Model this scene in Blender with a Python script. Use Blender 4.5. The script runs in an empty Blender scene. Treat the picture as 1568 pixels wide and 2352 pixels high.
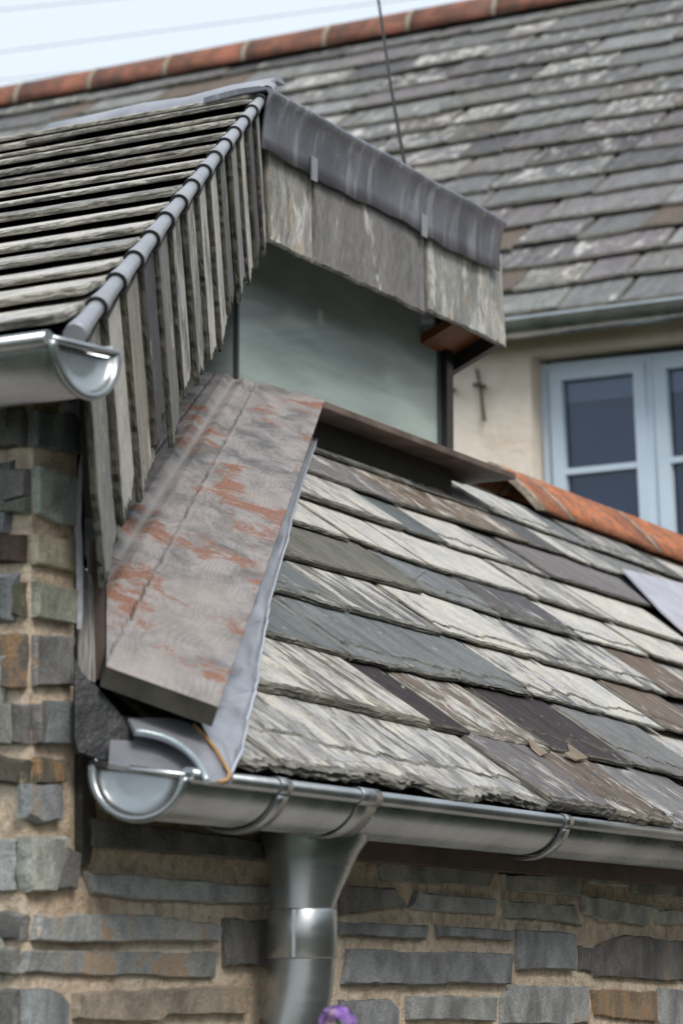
import bpy, bmesh, math, random
from mathutils import Vector as V, Matrix
R = math.radians
# ------------------------------------------------------------------ camera, world, sun, exposure
sc = bpy.context.scene
EYE = V((0, 0, 2.0))
F = 6533.0; PIT = math.atan(1074 / F); CP, SP = math.cos(PIT), math.sin(PIT)   # 1568 x 2352 reference frame
cd = bpy.data.cameras.new('camera'); cam = bpy.data.objects.new('camera', cd); sc.collection.objects.link(cam)
cam.location = EYE; cam.rotation_euler = (math.pi / 2 + PIT, 0, 0)
cd.sensor_fit = 'HORIZONTAL'; cd.sensor_width = 24.0; cd.lens = F / 1568 * 24.0
cd.clip_start = 0.05; cd.clip_end = 3000
cd.dof.use_dof = True; cd.dof.focus_distance = 4.15; cd.dof.aperture_fstop = 8.5
sc.camera = cam
w = bpy.data.worlds.new("World"); sc.world = w; w.use_nodes = True
wn, wl = w.node_tree.nodes, w.node_tree.links
bg = wn['Background']; sky = wn.new('ShaderNodeTexSky'); sky.sky_type = 'NISHITA'; sky.sun_disc = False
SUN_EL, SUN_AZ = R(43), R(158)       # azimuth clockwise from +Y (view direction)
sky.sun_elevation = SUN_EL; sky.sun_rotation = SUN_AZ
sky.air_density = 1.0; sky.dust_density = 5.0; sky.ozone_density = 1.0
mxw = wn.new('ShaderNodeMix'); mxw.data_type = 'RGBA'; mxw.inputs[0].default_value = 0.82
mxw.inputs[7].default_value = (7.9, 8.8, 9.6, 1)     # even cloud cover over the clear sky
wl.new(sky.outputs[0], mxw.inputs[6]); wl.new(mxw.outputs[2], bg.inputs[0]); bg.inputs[1].default_value = 0.10
sl = bpy.data.lights.new('sun', 'SUN'); sl.energy = 2.0; sl.angle = R(20); sl.color = (1, .96, .9)
so = bpy.data.objects.new('sun', sl); sc.collection.objects.link(so)
sdir = V((math.sin(SUN_AZ) * math.cos(SUN_EL), math.cos(SUN_AZ) * math.cos(SUN_EL), math.sin(SUN_EL)))
so.rotation_euler = sdir.to_track_quat('Z', 'Y').to_euler()
sc.view_settings.view_transform = 'Standard'; sc.view_settings.look = 'None'
sc.view_settings.exposure = 0.3; sc.view_settings.gamma = 1.0
sc.render.engine = 'CYCLES'

# ------------------------------------------------------------------ frames and helpers
Z = V((0, 0, 1))
A27 = R(27.6)
U = V((math.sin(A27), math.cos(A27), 0)); N = V((math.cos(A27), -math.sin(A27), 0))   # along the long wall / out of it
EL = V((math.sin(R(-60)), math.cos(R(-60)), 0))                                      # along the wing's eaves, leftwards

def ray(x, y):
    q = (1176 - y) / F
    return V(((x - 784) / F, CP - SP * q, SP + CP * q))
def atY(x, y, Y):
    r = ray(x, y); return EYE + r * (Y / r.y)
def hit(x, y, P, n):
    r = ray(x, y); return EYE + r * ((P - EYE).dot(n) / r.dot(n))

rng = random.Random(11)
col = sc.collection

class MB:
    def __init__(s): s.v = []; s.f = []; s.m = []; s.uv = []; s.t = []; s.k = []; s.sm = []
    def vert(s, p, tint=(.3, .3, .3), k=(0, 0, 0)):
        s.v.append(tuple(p)); s.t.append(tint); s.k.append(k); return len(s.v) - 1
    def face(s, idx, uv=None, m=0, sm=False):
        s.f.append(tuple(idx)); s.m.append(m); s.sm.append(sm)
        s.uv.append(uv if uv else [(s.v[i][0], s.v[i][2]) for i in idx])
    def box(s, o, ax, ay, az, m=0, tint=(.3, .3, .3), k=(0, 0, 0), uvo=None):
        """box from corner o with edge vectors"""
        if ax.cross(ay).dot(az) < 0: ax, ay = ay, ax
        L = (ax.length, ay.length, az.length)
        c = [s.vert(o + ax * i + ay * j + az * l, tint, k) for l in (0, 1) for j in (0, 1) for i in (0, 1)]
        q = [((0, 2, 3, 1), L[1], L[0]), ((4, 5, 7, 6), L[0], L[1]), ((0, 1, 5, 4), L[0], L[2]), ((2, 6, 7, 3), L[2], L[0]), ((0, 4, 6, 2), L[2], L[1]), ((1, 3, 7, 5), L[1], L[2])]
        a, b = uvo if uvo else (rng.random() * 9, rng.random() * 9)
        for ids, p, r in q:
            s.face([c[i] for i in ids], [(a, b), (a + p, b), (a + p, b + r), (a, b + r)], m)
    def build(s, name, mats, parent=None, smooth=False, bevel=0):
        me = bpy.data.meshes.new(name); me.from_pydata(s.v, [], s.f); me.update()
        uvl = me.uv_layers.new(name='UVMap'); flat = [c for f in s.uv for p in f for c in p]
        uvl.data.foreach_set('uv', flat)
        for nm, dat in (('tint', s.t), ('wear', s.k)):
            a = me.color_attributes.new(nm, 'FLOAT_COLOR', 'POINT')
            a.data.foreach_set('color', [c for t in dat for c in (t[0], t[1], t[2], 1.0)])
        if not isinstance(mats, (list, tuple)): mats = [mats]
        for m in mats: me.materials.append(m)
        me.polygons.foreach_set('material_index', s.m)
        me.polygons.foreach_set('use_smooth', [bool(smooth or q) for q in s.sm])
        o = bpy.data.objects.new(name, me); col.objects.link(o)
        if parent: o.parent = parent
        if bevel:
            b = o.modifiers.new('bevel', 'BEVEL'); b.width = bevel; b.segments = 2; b.limit_method = 'ANGLE'
        return o

def thing(name, label, cat, group=None):
    o = bpy.data.objects.new(name, None); col.objects.link(o); o.empty_display_size = .05
    o['label'] = label; o['category'] = cat
    if group: o['group'] = group
    return o
def tag(o, label=None, cat=None, group=None, kind=None):
    for a, b in (('label', label), ('category', cat), ('group', group), ('kind', kind)):
        if b: o[a] = b
    return o

def noise1(n, amp, hf, r):
    """smooth + rough 1-D noise list"""
    k = max(2, n // 7 + 2); base = [r.uniform(-1, 1) for _ in range(k + 1)]
    out = []
    for i in range(n):
        x = i / max(1, n - 1) * (k - 1); a = int(x); fx = x - a; fx = fx * fx * (3 - 2 * fx)
        out.append(amp * (base[a] * (1 - fx) + base[min(k, a + 1)] * fx) + hf * r.uniform(-1, 1))
    return out

def plate(mb, o, ax, ay, az, poly, T, rough, tint, k, seg=.014, ang=0, ins=.003, under=.002, steps=3, medge=1, uvs=1.0):
    """rough-edged slab: poly (2-D, CCW in ax/ay), rough per edge (0 = clean .. 1 = ragged); az is the face normal"""
    pts = []; w_ = []
    n = len(poly)
    for i in range(n):
        a = poly[i]; b = poly[(i + 1) % n]; dx, dy = b[0] - a[0], b[1] - a[1]; L = math.hypot(dx, dy)
        if L < 1e-6: continue
        r = rough[i]; c = max(1, int(L / (seg if r > .05 else seg * 6)))
        nz = noise1(c, .0045 * r, .0016 * r, rng); nx, ny = dy / L, -dx / L
        for j in range(c):
            f = j / c; e = min(1, min(f, 1 - f) * 8 + .3) if c > 2 else 0
            pts.append((a[0] + dx * f + nx * nz[j] * e, a[1] + dy * f + ny * nz[j] * e)); w_.append((nx, ny, r))
    m = len(pts); rings = []
    ca, sa = math.cos(ang), math.sin(ang); ou, ov = rng.random() * 50, rng.random() * 50
    for q in range(steps + 1):
        h = q / steps; lay = noise1(m, .0018, .0012, rng); ring = []
        for i, (x, y) in enumerate(pts):
            nx, ny, r = w_[i]
            d = (under if q == 0 else 0) + (ins * (1 + 1.2 * r) if q == steps else 0) + max(0, lay[i]) * (1.1 * r + .12) * (1 if 0 < q else .4)
            px, py = x - nx * d, y - ny * d
            hz = T * h + (lay[(i * 7) % m] * .35 * r if 0 < q < steps else 0)
            ring.append(mb.vert(o + ax * px + ay * py + az * hz, tint, k))
        rings.append(ring)
    def uvp(i): x, y = pts[i][0] * uvs, pts[i][1] * uvs; return (ou + x * ca - y * sa, ov + x * sa + y * ca)
    mb.face(rings[-1], [uvp(i) for i in range(m)], 0)
    mb.face(rings[0][::-1], [uvp(i) for i in range(m)][::-1], 0)
    per = ou
    for i in range(m):
        j = (i + 1) % m; L = math.hypot(pts[j][0] - pts[i][0], pts[j][1] - pts[i][1])
        for q in range(steps):
            v0, v1 = ov + T * q / steps, ov + T * (q + 1) / steps
            mb.face((rings[q][i], rings[q][j], rings[q + 1][j], rings[q + 1][i]), [(per, v0), (per + L, v0), (per + L, v1), (per, v1)], medge)
        per += L

def tube(mb, pts, rad, seg=12, cap=True, m=0, rads=None):
    prev = None; rings = []
    for i, p in enumerate(pts):
        d = (pts[min(i + 1, len(pts) - 1)] - pts[max(i - 1, 0)]).normalized()
        if prev is None:
            a = d.cross(Z); a = a if a.length > .1 else d.cross(V((1, 0, 0))); a.normalize()
        else: a = (prev - d * prev.dot(d)).normalized()
        prev = a; b = d.cross(a); r = rads[i] if rads else rad
        rings.append([mb.vert(p + (a * math.cos(t) + b * math.sin(t)) * r) for t in [2 * math.pi * j / seg for j in range(seg)]])
    acc = 0
    for i in range(len(rings) - 1):
        L = (pts[i + 1] - pts[i]).length
        for j in range(seg):
            j2 = (j + 1) % seg
            mb.face((rings[i][j], rings[i + 1][j], rings[i + 1][j2], rings[i][j2]), [(j / seg, acc), (j / seg, acc + L), ((j + 1) / seg, acc + L), ((j + 1) / seg, acc)], m, True)
        acc += L
    if cap: mb.face(rings[0], None, m); mb.face(rings[-1][::-1], None, m)

def sweep(mb, prof, origin, ex, ez, along, ts, m=0, sm=True, closed=True, wob=None):
    """sweep closed 2-D profile (ex, ez) along direction at distances ts"""
    rings = []
    for t in ts:
        rings.append([mb.vert(origin + ex * a + ez * b + along * t + (wob(t, a, b) if wob else V((0, 0, 0)))) for a, b in prof])
    n = len(prof); c = n if closed else n - 1
    for i in range(len(rings) - 1):
        for j in range(c):
            j2 = (j + 1) % n
            mb.face((rings[i][j], rings[i][j2], rings[i + 1][j2], rings[i + 1][j]), [(ts[i], j * .01), (ts[i], j * .01 + .01), (ts[i + 1], j * .01 + .01), (ts[i + 1], j * .01)], m, sm)
    if closed: mb.face(rings[0][::-1], None, m); mb.face(rings[-1], None, m)

# ------------------------------------------------------------------ materials
def mat(name):
    m = bpy.data.materials.new(name); m.use_nodes = True; nt = m.node_tree
    return m, nt, nt.nodes['Principled BSDF']
def nn(nt, t, **kw):
    n = nt.nodes.new(t)
    for a, b in kw.items(): setattr(n, a, b)
    return n
def noise(nt, vec, scale, detail=6, rough=.6, dist=0.0):
    n = nn(nt, 'ShaderNodeTexNoise'); n.inputs['Scale'].default_value = scale; n.inputs['Detail'].default_value = detail
    n.inputs['Roughness'].default_value = rough; n.inputs['Distortion'].default_value = dist
    if vec is not None: nt.links.new(vec, n.inputs['Vector'])
    return n.outputs['Fac']
def mapping(nt, vec, scale, rot=(0, 0, 0)):
    n = nn(nt, 'ShaderNodeMapping'); n.inputs['Scale'].default_value = scale; n.inputs['Rotation'].default_value = rot
    nt.links.new(vec, n.inputs['Vector']); return n.outputs[0]
def ramp(nt, fac, lo, hi, a=0.0, b=1.0):
    n = nn(nt, 'ShaderNodeMapRange'); n.interpolation_type = 'SMOOTHSTEP'
    for i, x in enumerate((lo, hi, a, b)):
        if hasattr(x, 'links'): nt.links.new(x, n.inputs[1 + i])
        else: n.inputs[1 + i].default_value = x
    nt.links.new(fac, n.inputs[0]); return n.outputs[0]
def mth(nt, op, a, b=0.0):
    n = nn(nt, 'ShaderNodeMath', operation=op)
    for i, x in enumerate((a, b)):
        if hasattr(x, 'links'): nt.links.new(x, n.inputs[i])
        else: n.inputs[i].default_value = x
    return n.outputs[0]
def mixc(nt, fac, a, b, mode='MIX'):
    n = nn(nt, 'ShaderNodeMix', data_type='RGBA', blend_type=mode)
    for i, x in ((0, fac), (6, a), (7, b)):
        if hasattr(x, 'links'): nt.links.new(x, n.inputs[i])
        elif i == 0: n.inputs[0].default_value = x
        else: n.inputs[i].default_value = (x[0], x[1], x[2], 1)
    return n.outputs[2]
def attr(nt, name):
    n = nn(nt, 'ShaderNodeAttribute'); n.attribute_name = name; return n
def uvn(nt): return nn(nt, 'ShaderNodeTexCoord').outputs['UV']
def obn(nt): return nn(nt, 'ShaderNodeTexCoord').outputs['Object']
def bump(nt, bs, h, strength=.5, dist=.01):
    n = nn(nt, 'ShaderNodeBump'); n.inputs['Strength'].default_value = strength; n.inputs['Distance'].default_value = dist
    nt.links.new(h, n.inputs['Height']); nt.links.new(n.outputs[0], bs.inputs['Normal'])

def slate_material(name, edge=False):
    m, nt, bs = mat(name); uv = uvn(nt); L = nt.links
    tint = attr(nt, 'tint').outputs['Color']; sep = nn(nt, 'ShaderNodeSeparateColor'); L.new(attr(nt, 'wear').outputs['Color'], sep.inputs[0])
    kr, kg, kb = sep.outputs
    if not edge:
        warp = noise(nt, uv, 9, 3); wv = nn(nt, 'ShaderNodeVectorMath', operation='MULTIPLY_ADD')
        cx = nn(nt, 'ShaderNodeCombineXYZ'); L.new(warp, cx.inputs[0]); L.new(warp, cx.inputs[1])
        L.new(cx.outputs[0], wv.inputs[0]); wv.inputs[1].default_value = (.05, .05, 0); L.new(uv, wv.inputs[2]); wu = wv.outputs[0]
        s1 = noise(nt, mapping(nt, wu, (62, 13, 1)), 1, 9, .74, .9)
        s2 = noise(nt, mapping(nt, wu, (26, 5.5, 1), (0, 0, .05)), 1.0, 8, .7, .8)
        p1 = noise(nt, mapping(nt, wu, (15, 7.5, 1)), 1.0, 8, .68, .9)
        f1 = noise(nt, mapping(nt, uv, (380, 120, 1)), 1.0, 5, .7)
        mixm = mth(nt, 'ADD', mth(nt, 'MULTIPLY', p1, .62), mth(nt, 'MULTIPLY', s1, .38))
        thr = mth(nt, 'SUBTRACT', .72, mth(nt, 'MULTIPLY', kr, .37))
        wm = ramp(nt, mixm, mth(nt, 'SUBTRACT', thr, .035), mth(nt, 'ADD', thr, .05))
        c = mixc(nt, 1.0, tint, mixc(nt, ramp(nt, s2, .3, .7), (.62, .62, .64), (1.22, 1.2, 1.18)), 'MULTIPLY')
        cream = mixc(nt, ramp(nt, noise(nt, uv, 16, 4), .35, .65), (.55, .545, .535), (.73, .675, .595))
        c = mixc(nt, mth(nt, 'MULTIPLY', wm, .88), c, cream)
        c = mixc(nt, mth(nt, 'MULTIPLY', ramp(nt, noise(nt, mapping(nt, wu, (9, 4, 1)), 1, 6, .65, .5), .52, .68), mth(nt, 'MULTIPLY', kg, .75)), c, (.17, .125, .11))
        c = mixc(nt, ramp(nt, mixm, .40, .30, 0, .5), c, (.075, .07, .07))
        dthr = mth(nt, 'SUBTRACT', .74, mth(nt, 'MULTIPLY', kg, .31))
        dm = ramp(nt, s2, mth(nt, 'SUBTRACT', dthr, .03), mth(nt, 'ADD', dthr, .05))
        dm = mth(nt, 'MULTIPLY', dm, ramp(nt, s1, .33, .46))
        c = mixc(nt, mth(nt, 'MULTIPLY', dm, .93), c, mixc(nt, .25, (.05, .043, .043), tint, 'MIX'))
        c = mixc(nt, mth(nt, 'MULTIPLY', ramp(nt, s1, .46, .34), .6), c, (.06, .056, .055))
        lm = ramp(nt, noise(nt, mapping(nt, uv, (50, 26, 1)), 1, 5, .7), mth(nt, 'SUBTRACT', .80, mth(nt, 'MULTIPLY', kb, .28)), mth(nt, 'SUBTRACT', .86, mth(nt, 'MULTIPLY', kb, .28)))
        c = mixc(nt, mth(nt, 'MULTIPLY', lm, .55), c, (.42, .30, .13))
        vo = nn(nt, 'ShaderNodeTexVoronoi'); vo.inputs['Scale'].default_value = 48; L.new(wu, vo.inputs['Vector']); vo.inputs['Randomness'].default_value = 1
        spot = mth(nt, 'MULTIPLY', ramp(nt, mth(nt, 'ADD', vo.outputs['Distance'], mth(nt, 'MULTIPLY', f1, .25)), .34, .26), ramp(nt, p1, .50, .60))
        c = mixc(nt, mth(nt, 'MULTIPLY', spot, .6), c, (.56, .56, .52))
        c = mixc(nt, .8, c, mixc(nt, ramp(nt, f1, .28, .72), (.66, .66, .66), (1.28, 1.28, 1.28)), 'MULTIPLY')
        L.new(c, bs.inputs['Base Color'])
        h = mth(nt, 'ADD', mth(nt, 'MULTIPLY', s1, 1.1), mth(nt, 'ADD', mth(nt, 'MULTIPLY', f1, .25), mth(nt, 'ADD', mth(nt, 'MULTIPLY', p1, .6), mth(nt, 'MULTIPLY', wm, .08))))
        bump(nt, bs, h, .9, .006)
        L.new(ramp(nt, s1, .3, .7, .5, .8), bs.inputs['Roughness']); bs.inputs['Specular IOR Level'].default_value = .35
    else:
        lay = noise(nt, mapping(nt, uv, (24, 420, 1)), 1, 6, .7, .4); f1 = noise(nt, mapping(nt, uv, (120, 260, 1)), 1, 5, .7)
        p = noise(nt, mapping(nt, uv, (14, 20, 1)), 1, 4)
        c = mixc(nt, .6, tint, (.17, .162, .145)); c = mixc(nt, mth(nt, 'MULTIPLY', kr, {'dark': 0, 'mid': .28}.get(edge, .9)), c, (.50, .485, .44))
        if edge == 'dark': c = mixc(nt, .75, c, (.055, .055, .04))
        c = mixc(nt, 1, c, mixc(nt, ramp(nt, lay, .35, .62), (.28, .28, .27), (1.25, 1.22, 1.15)), 'MULTIPLY')
        c = mixc(nt, ramp(nt, p, .48, .68, 0, .6), c, (.085, .082, .062))
        L.new(c, bs.inputs['Base Color']); bs.inputs['Roughness'].default_value = .85
        bump(nt, bs, mth(nt, 'ADD', lay, mth(nt, 'MULTIPLY', f1, .5)), 1.0, .006)
    return m
M = {}
M['slate'] = slate_material('weathered_slate'); M['slate_edge'] = slate_material('slate_edge', True); M['slate_edge_dark'] = slate_material('mossy_slate_edge', 'dark')
M['slate_edge_mid'] = slate_material('brown_slate_edge', 'mid'); SL = [M['slate'], M['slate_edge']]; SLM = [M['slate'], M['slate_edge_mid']]

def simple(name, c1, c2, scale=6, rough=.7, metal=0.0, bscale=60, bst=.3, bd=.004, lo=.35, hi=.65, spec=.4, mp=(1, 1, 1)):
    m, nt, bs = mat(name); v = mapping(nt, obn(nt), mp)
    n = noise(nt, v, scale, 7, .62, .2); nt.links.new(mixc(nt, ramp(nt, n, lo, hi), c1, c2), bs.inputs['Base Color'])
    f = noise(nt, v, bscale, 6, .65); bump(nt, bs, mth(nt, 'ADD', f, mth(nt, 'MULTIPLY', n, .6)), bst, bd)
    bs.inputs['Roughness'].default_value = rough; bs.inputs['Metallic'].default_value = metal; bs.inputs['Specular IOR Level'].default_value = spec
    return m
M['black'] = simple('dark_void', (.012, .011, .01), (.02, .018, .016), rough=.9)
M['deck'] = simple('roof_underlay', (.03, .026, .022), (.05, .045, .04), rough=.95)
M['dark_wood'] = simple('dark_stained_timber', (.055, .036, .028), (.11, .075, .06), 5, .6, bscale=50, mp=(1, 1, 1))
M['sill_wood'] = simple('brown_hardwood', (.075, .052, .043), (.16, .12, .10), 9, .55, bscale=90)
M['orange_wood'] = simple('orange_soffit_timber', (.13, .04, .012), (.20, .07, .02), 6, .5)
M['frame_black'] = simple('black_frame', (.012, .013, .014), (.025, .026, .028), 5, .35)
M['frame_grey'] = simple('grey_frame', (.05, .06, .065), (.075, .085, .09), 5, .35)
M['blue_paint'] = simple('pale_blue_paint', (.52, .62, .72), (.58, .68, .78), 3, .5, bscale=30, bst=.1)
M['rubber'] = simple('black_lead_flap', (.016, .017, .019), (.034, .036, .038), 14, .42, bscale=30, bst=.5, bd=.01)
M['cable'] = simple('cable_black', (.01, .01, .012), (.02, .02, .02), rough=.5)
M['far_wire'] = simple('far_wire_grey', (.12, .13, .14), (.16, .17, .18), rough=.6)
M['iron'] = simple('rusty_iron', (.06, .045, .035), (.16, .11, .08), 40, .8)
M['leaf'] = simple('green_leaf', (.04, .09, .02), (.08, .15, .04), 30, .6)
M['petal'] = simple('purple_petal', (.22, .10, .42), (.42, .25, .62), 120, .6, bst=.1)
M['cloud_mortar'] = simple('ridge_mortar', (.24, .19, .145), (.42, .36, .29), 60, .9)

def steel():
    m, nt, bs = mat('galvanised_steel'); o = obn(nt)
    a = noise(nt, o, 7, 5); b = noise(nt, o, 60, 4); s = noise(nt, mapping(nt, o, (1, 1, 14)), 10, 5)
    nt.links.new(mixc(nt, ramp(nt, a, .3, .7), (.30, .32, .33), (.44, .46, .47)), bs.inputs['Base Color'])
    nt.links.new(ramp(nt, mth(nt, 'ADD', mth(nt, 'MULTIPLY', a, .6), mth(nt, 'MULTIPLY', s, .4)), .3, .7, .22, .38), bs.inputs['Roughness'])
    bs.inputs['Metallic'].default_value = .9; bump(nt, bs, mth(nt, 'ADD', a, mth(nt, 'MULTIPLY', b, .05)), .12, .004); return m
M['steel'] = steel()
def lead(name, c1, c2, streak, rough=.45, metal=.55):
    m, nt, bs = mat(name); o = obn(nt)
    a = noise(nt, o, 9, 6); s = noise(nt, mapping(nt, o, (26, 26, 2.2)), 1, 6, .65, .6); f = noise(nt, o, 90, 5)
    c = mixc(nt, ramp(nt, a, .3, .7), c1, c2); c = mixc(nt, ramp(nt, s, .50, .68, 0, streak), c, (.42, .44, .48))
    c = mixc(nt, ramp(nt, f, .62, .75, 0, .35), c, (.40, .41, .43))
    nt.links.new(c, bs.inputs['Base Color']); bs.inputs['Roughness'].default_value = rough; bs.inputs['Metallic'].default_value = metal
    bump(nt, bs, mth(nt, 'ADD', a, mth(nt, 'MULTIPLY', f, .3)), .35, .006); return m
M['lead'] = lead('pale_lead', (.28, .285, .32), (.40, .405, .44), .3, .38, .5)
M['lead_dark'] = lead('dark_lead', (.11, .114, .135), (.19, .195, .225), .6, .5, .35)
M['lead_roll'] = lead('lead_roll', (.27, .28, .31), (.38, .39, .42), .2, .45, .4)

def oak():
    m, nt, bs = mat('weathered_oak'); L = nt.links; uv = uvn(nt)     # u across, v along, metres
    w1 = noise(nt, mapping(nt, uv, (6, 2.0, 1)), 1.0, 3, .5); w2 = noise(nt, mapping(nt, uv, (22, 9, 1)), 1, 3, .5)
    sx = nn(nt, 'ShaderNodeSeparateXYZ'); L.new(uv, sx.inputs[0])
    ph = mth(nt, 'ADD', mth(nt, 'MULTIPLY', sx.outputs[0], 95.0), mth(nt, 'ADD', mth(nt, 'MULTIPLY', w1, 14.0), mth(nt, 'MULTIPLY', w2, 3.2)))
    g = mth(nt, 'ADD', mth(nt, 'MULTIPLY', mth(nt, 'SINE', mth(nt, 'MULTIPLY', ph, 7.5)), .5), .5)
    fine = noise(nt, mapping(nt, uv, (420, 30, 1)), 1, 5, .7, .3); blot = noise(nt, mapping(nt, uv, (16, 9, 1)), 1, 9, .7, .5)
    blot2 = noise(nt, mapping(nt, uv, (8, 6, 1), (0, 0, .5)), 1, 9, .72, .4); sp = noise(nt, uv, 130, 4, .6)
    c = mixc(nt, ramp(nt, blot, .35, .62), (.13, .127, .128), (.33, .31, .305))
    c = mixc(nt, ramp(nt, noise(nt, mapping(nt, uv, (5, 3, 1)), 1, 4), .42, .62, 0, .6), c, (.38, .335, .315))
    c = mixc(nt, mth(nt, 'MULTIPLY', ramp(nt, g, .1, .7, .17, 0.0), ramp(nt, noise(nt, mapping(nt, uv, (11, 7, 1)), 1, 3), .42, .58, .25, 1.0)), c, (.085, .08, .08))
    orange = mixc(nt, ramp(nt, fine, .35, .65), (.19, .085, .058), (.33, .15, .09))
    om = mth(nt, 'MULTIPLY', ramp(nt, blot2, .53, .60), ramp(nt, mth(nt, 'ADD', mth(nt, 'MULTIPLY', g, .15), mth(nt, 'MULTIPLY', fine, .85)), .25, .46))
    c = mixc(nt, mth(nt, 'MULTIPLY', om, .9), c, orange)
    c = mixc(nt, ramp(nt, fine, .40, .26, 0, .6), c, (.09, .085, .08)); c = mixc(nt, ramp(nt, sp, .72, .8, 0, .5), c, (.05, .045, .04))
    sp2 = nn(nt, 'ShaderNodeSeparateColor'); L.new(attr(nt, 'wear').outputs['Color'], sp2.inputs[0])
    c = mixc(nt, sp2.outputs[0], c, (.035, .03, .028)); c = mixc(nt, sp2.outputs[1], c, (.36, .34, .33))
    L.new(c, bs.inputs['Base Color']); bs.inputs['Roughness'].default_value = .8; bs.inputs['Specular IOR Level'].default_value = .25
    bump(nt, bs, mth(nt, 'ADD', mth(nt, 'MULTIPLY', g, .16), mth(nt, 'ADD', fine, mth(nt, 'MULTIPLY', blot, .6))), .7, .0022); return m
M['oak'] = oak()
M['oak_dark'] = simple('damp_oak_end', (.028, .027, .02), (.065, .06, .05), 14, .8, bscale=80)  # darker brown for the board's end, underside and left side
M['oak_edge'] = simple('oak_side', (.13, .12, .115), (.22, .20, .19), 20, .8, bscale=120)

def stone():
    m, nt, bs = mat('killas_stone'); L = nt.links; uv = uvn(nt)
    tint = attr(nt, 'tint').outputs['Color']; sep = nn(nt, 'ShaderNodeSeparateColor'); L.new(attr(nt, 'wear').outputs['Color'], sep.inputs[0])
    a = noise(nt, mapping(nt, uv, (14, 9, 1)), 1, 7, .65, .4); b = noise(nt, mapping(nt, uv, (60, 25, 1)), 1, 6, .7); f = noise(nt, uv, 260, 5, .7)
    c = mixc(nt, 1, tint, mixc(nt, ramp(nt, a, .3, .7), (.55, .55, .55), (1.4, 1.4, 1.38)), 'MULTIPLY')
    c = mixc(nt, ramp(nt, b, .60, .72, 0, .5), c, (.36, .34, .30))
    thr = mth(nt, 'SUBTRACT', .78, mth(nt, 'MULTIPLY', sep.outputs[2], .3)); c = mixc(nt, mth(nt, 'MULTIPLY', ramp(nt, a, thr, mth(nt, 'ADD', thr, .06)), .6), c, (.36, .20, .08))
    c = mixc(nt, .8, c, mixc(nt, ramp(nt, f, .3, .7), (.65, .65, .65), (1.3, 1.3, 1.3)), 'MULTIPLY')
    L.new(c, bs.inputs['Base Color']); bs.inputs['Roughness'].default_value = .75; bs.inputs['Specular IOR Level'].default_value = .35
    bump(nt, bs, mth(nt, 'ADD', mth(nt, 'MULTIPLY', a, 1.2), mth(nt, 'ADD', b, mth(nt, 'MULTIPLY', f, .4))), .9, .006); return m
M['stone'] = stone()
def mortar():
    m, nt, bs = mat('lime_mortar'); o = obn(nt); a = noise(nt, o, 8, 6); b = noise(nt, o, 45, 6, .7); g = noise(nt, o, 300, 3, .6)
    c = mixc(nt, ramp(nt, a, .3, .7), (.60, .47, .345), (.76, .64, .50)); c = mixc(nt, ramp(nt, b, .56, .36, 0, .5), c, (.24, .17, .12))
    c = mixc(nt, ramp(nt, g, .62, .72, 0, .6), c, (.62, .56, .48)); c = mixc(nt, ramp(nt, g, .36, .28, 0, .6), c, (.16, .12, .09))
    nt.links.new(c, bs.inputs['Base Color']); bs.inputs['Roughness'].default_value = .95; bs.inputs['Specular IOR Level'].default_value = .15
    bump(nt, bs, mth(nt, 'ADD', mth(nt, 'MULTIPLY', a, 1.5), mth(nt, 'ADD', b, mth(nt, 'MULTIPLY', g, .25))), .9, .012); return m
M['mortar'] = mortar()
M['render'] = simple('cream_render', (.74, .64, .53), (.84, .75, .65), 5, .95, bscale=30, bst=.6, bd=.012, spec=.15)
def terracotta():
    m, nt, bs = mat('terracotta'); o = obn(nt); a = noise(nt, o, 14, 7, .65, .5); b = noise(nt, o, 55, 6, .7); k = noise(nt, o, 25, 5)
    c = mixc(nt, ramp(nt, a, .32, .62), (.28, .085, .036), (.52, .18, .075)); c = mixc(nt, ramp(nt, b, .47, .60, 0, .8), c, (.10, .08, .065))
    c = mixc(nt, ramp(nt, k, .66, .74, 0, .6), c, (.5, .42, .34)); nt.links.new(c, bs.inputs['Base Color']); bs.inputs['Roughness'].default_value = .85
    bump(nt, bs, mth(nt, 'ADD', a, b), .6, .006); return m
M['tile'] = terracotta()
def far_tile():
    m, nt, bs = mat('old_ridge_terracotta'); o = obn(nt); a = noise(nt, o, 4.5, 7, .65, .5); b = noise(nt, o, 11, 6, .7)
    c = mixc(nt, ramp(nt, a, .38, .6), (.15, .065, .045), (.30, .115, .07)); c = mixc(nt, ramp(nt, b, .48, .60, 0, .65), c, (.10, .07, .055))
    nt.links.new(c, bs.inputs['Base Color']); bs.inputs['Roughness'].default_value = .85; bump(nt, bs, b, .5, .01); return m
M['tile_old'] = far_tile()
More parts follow.
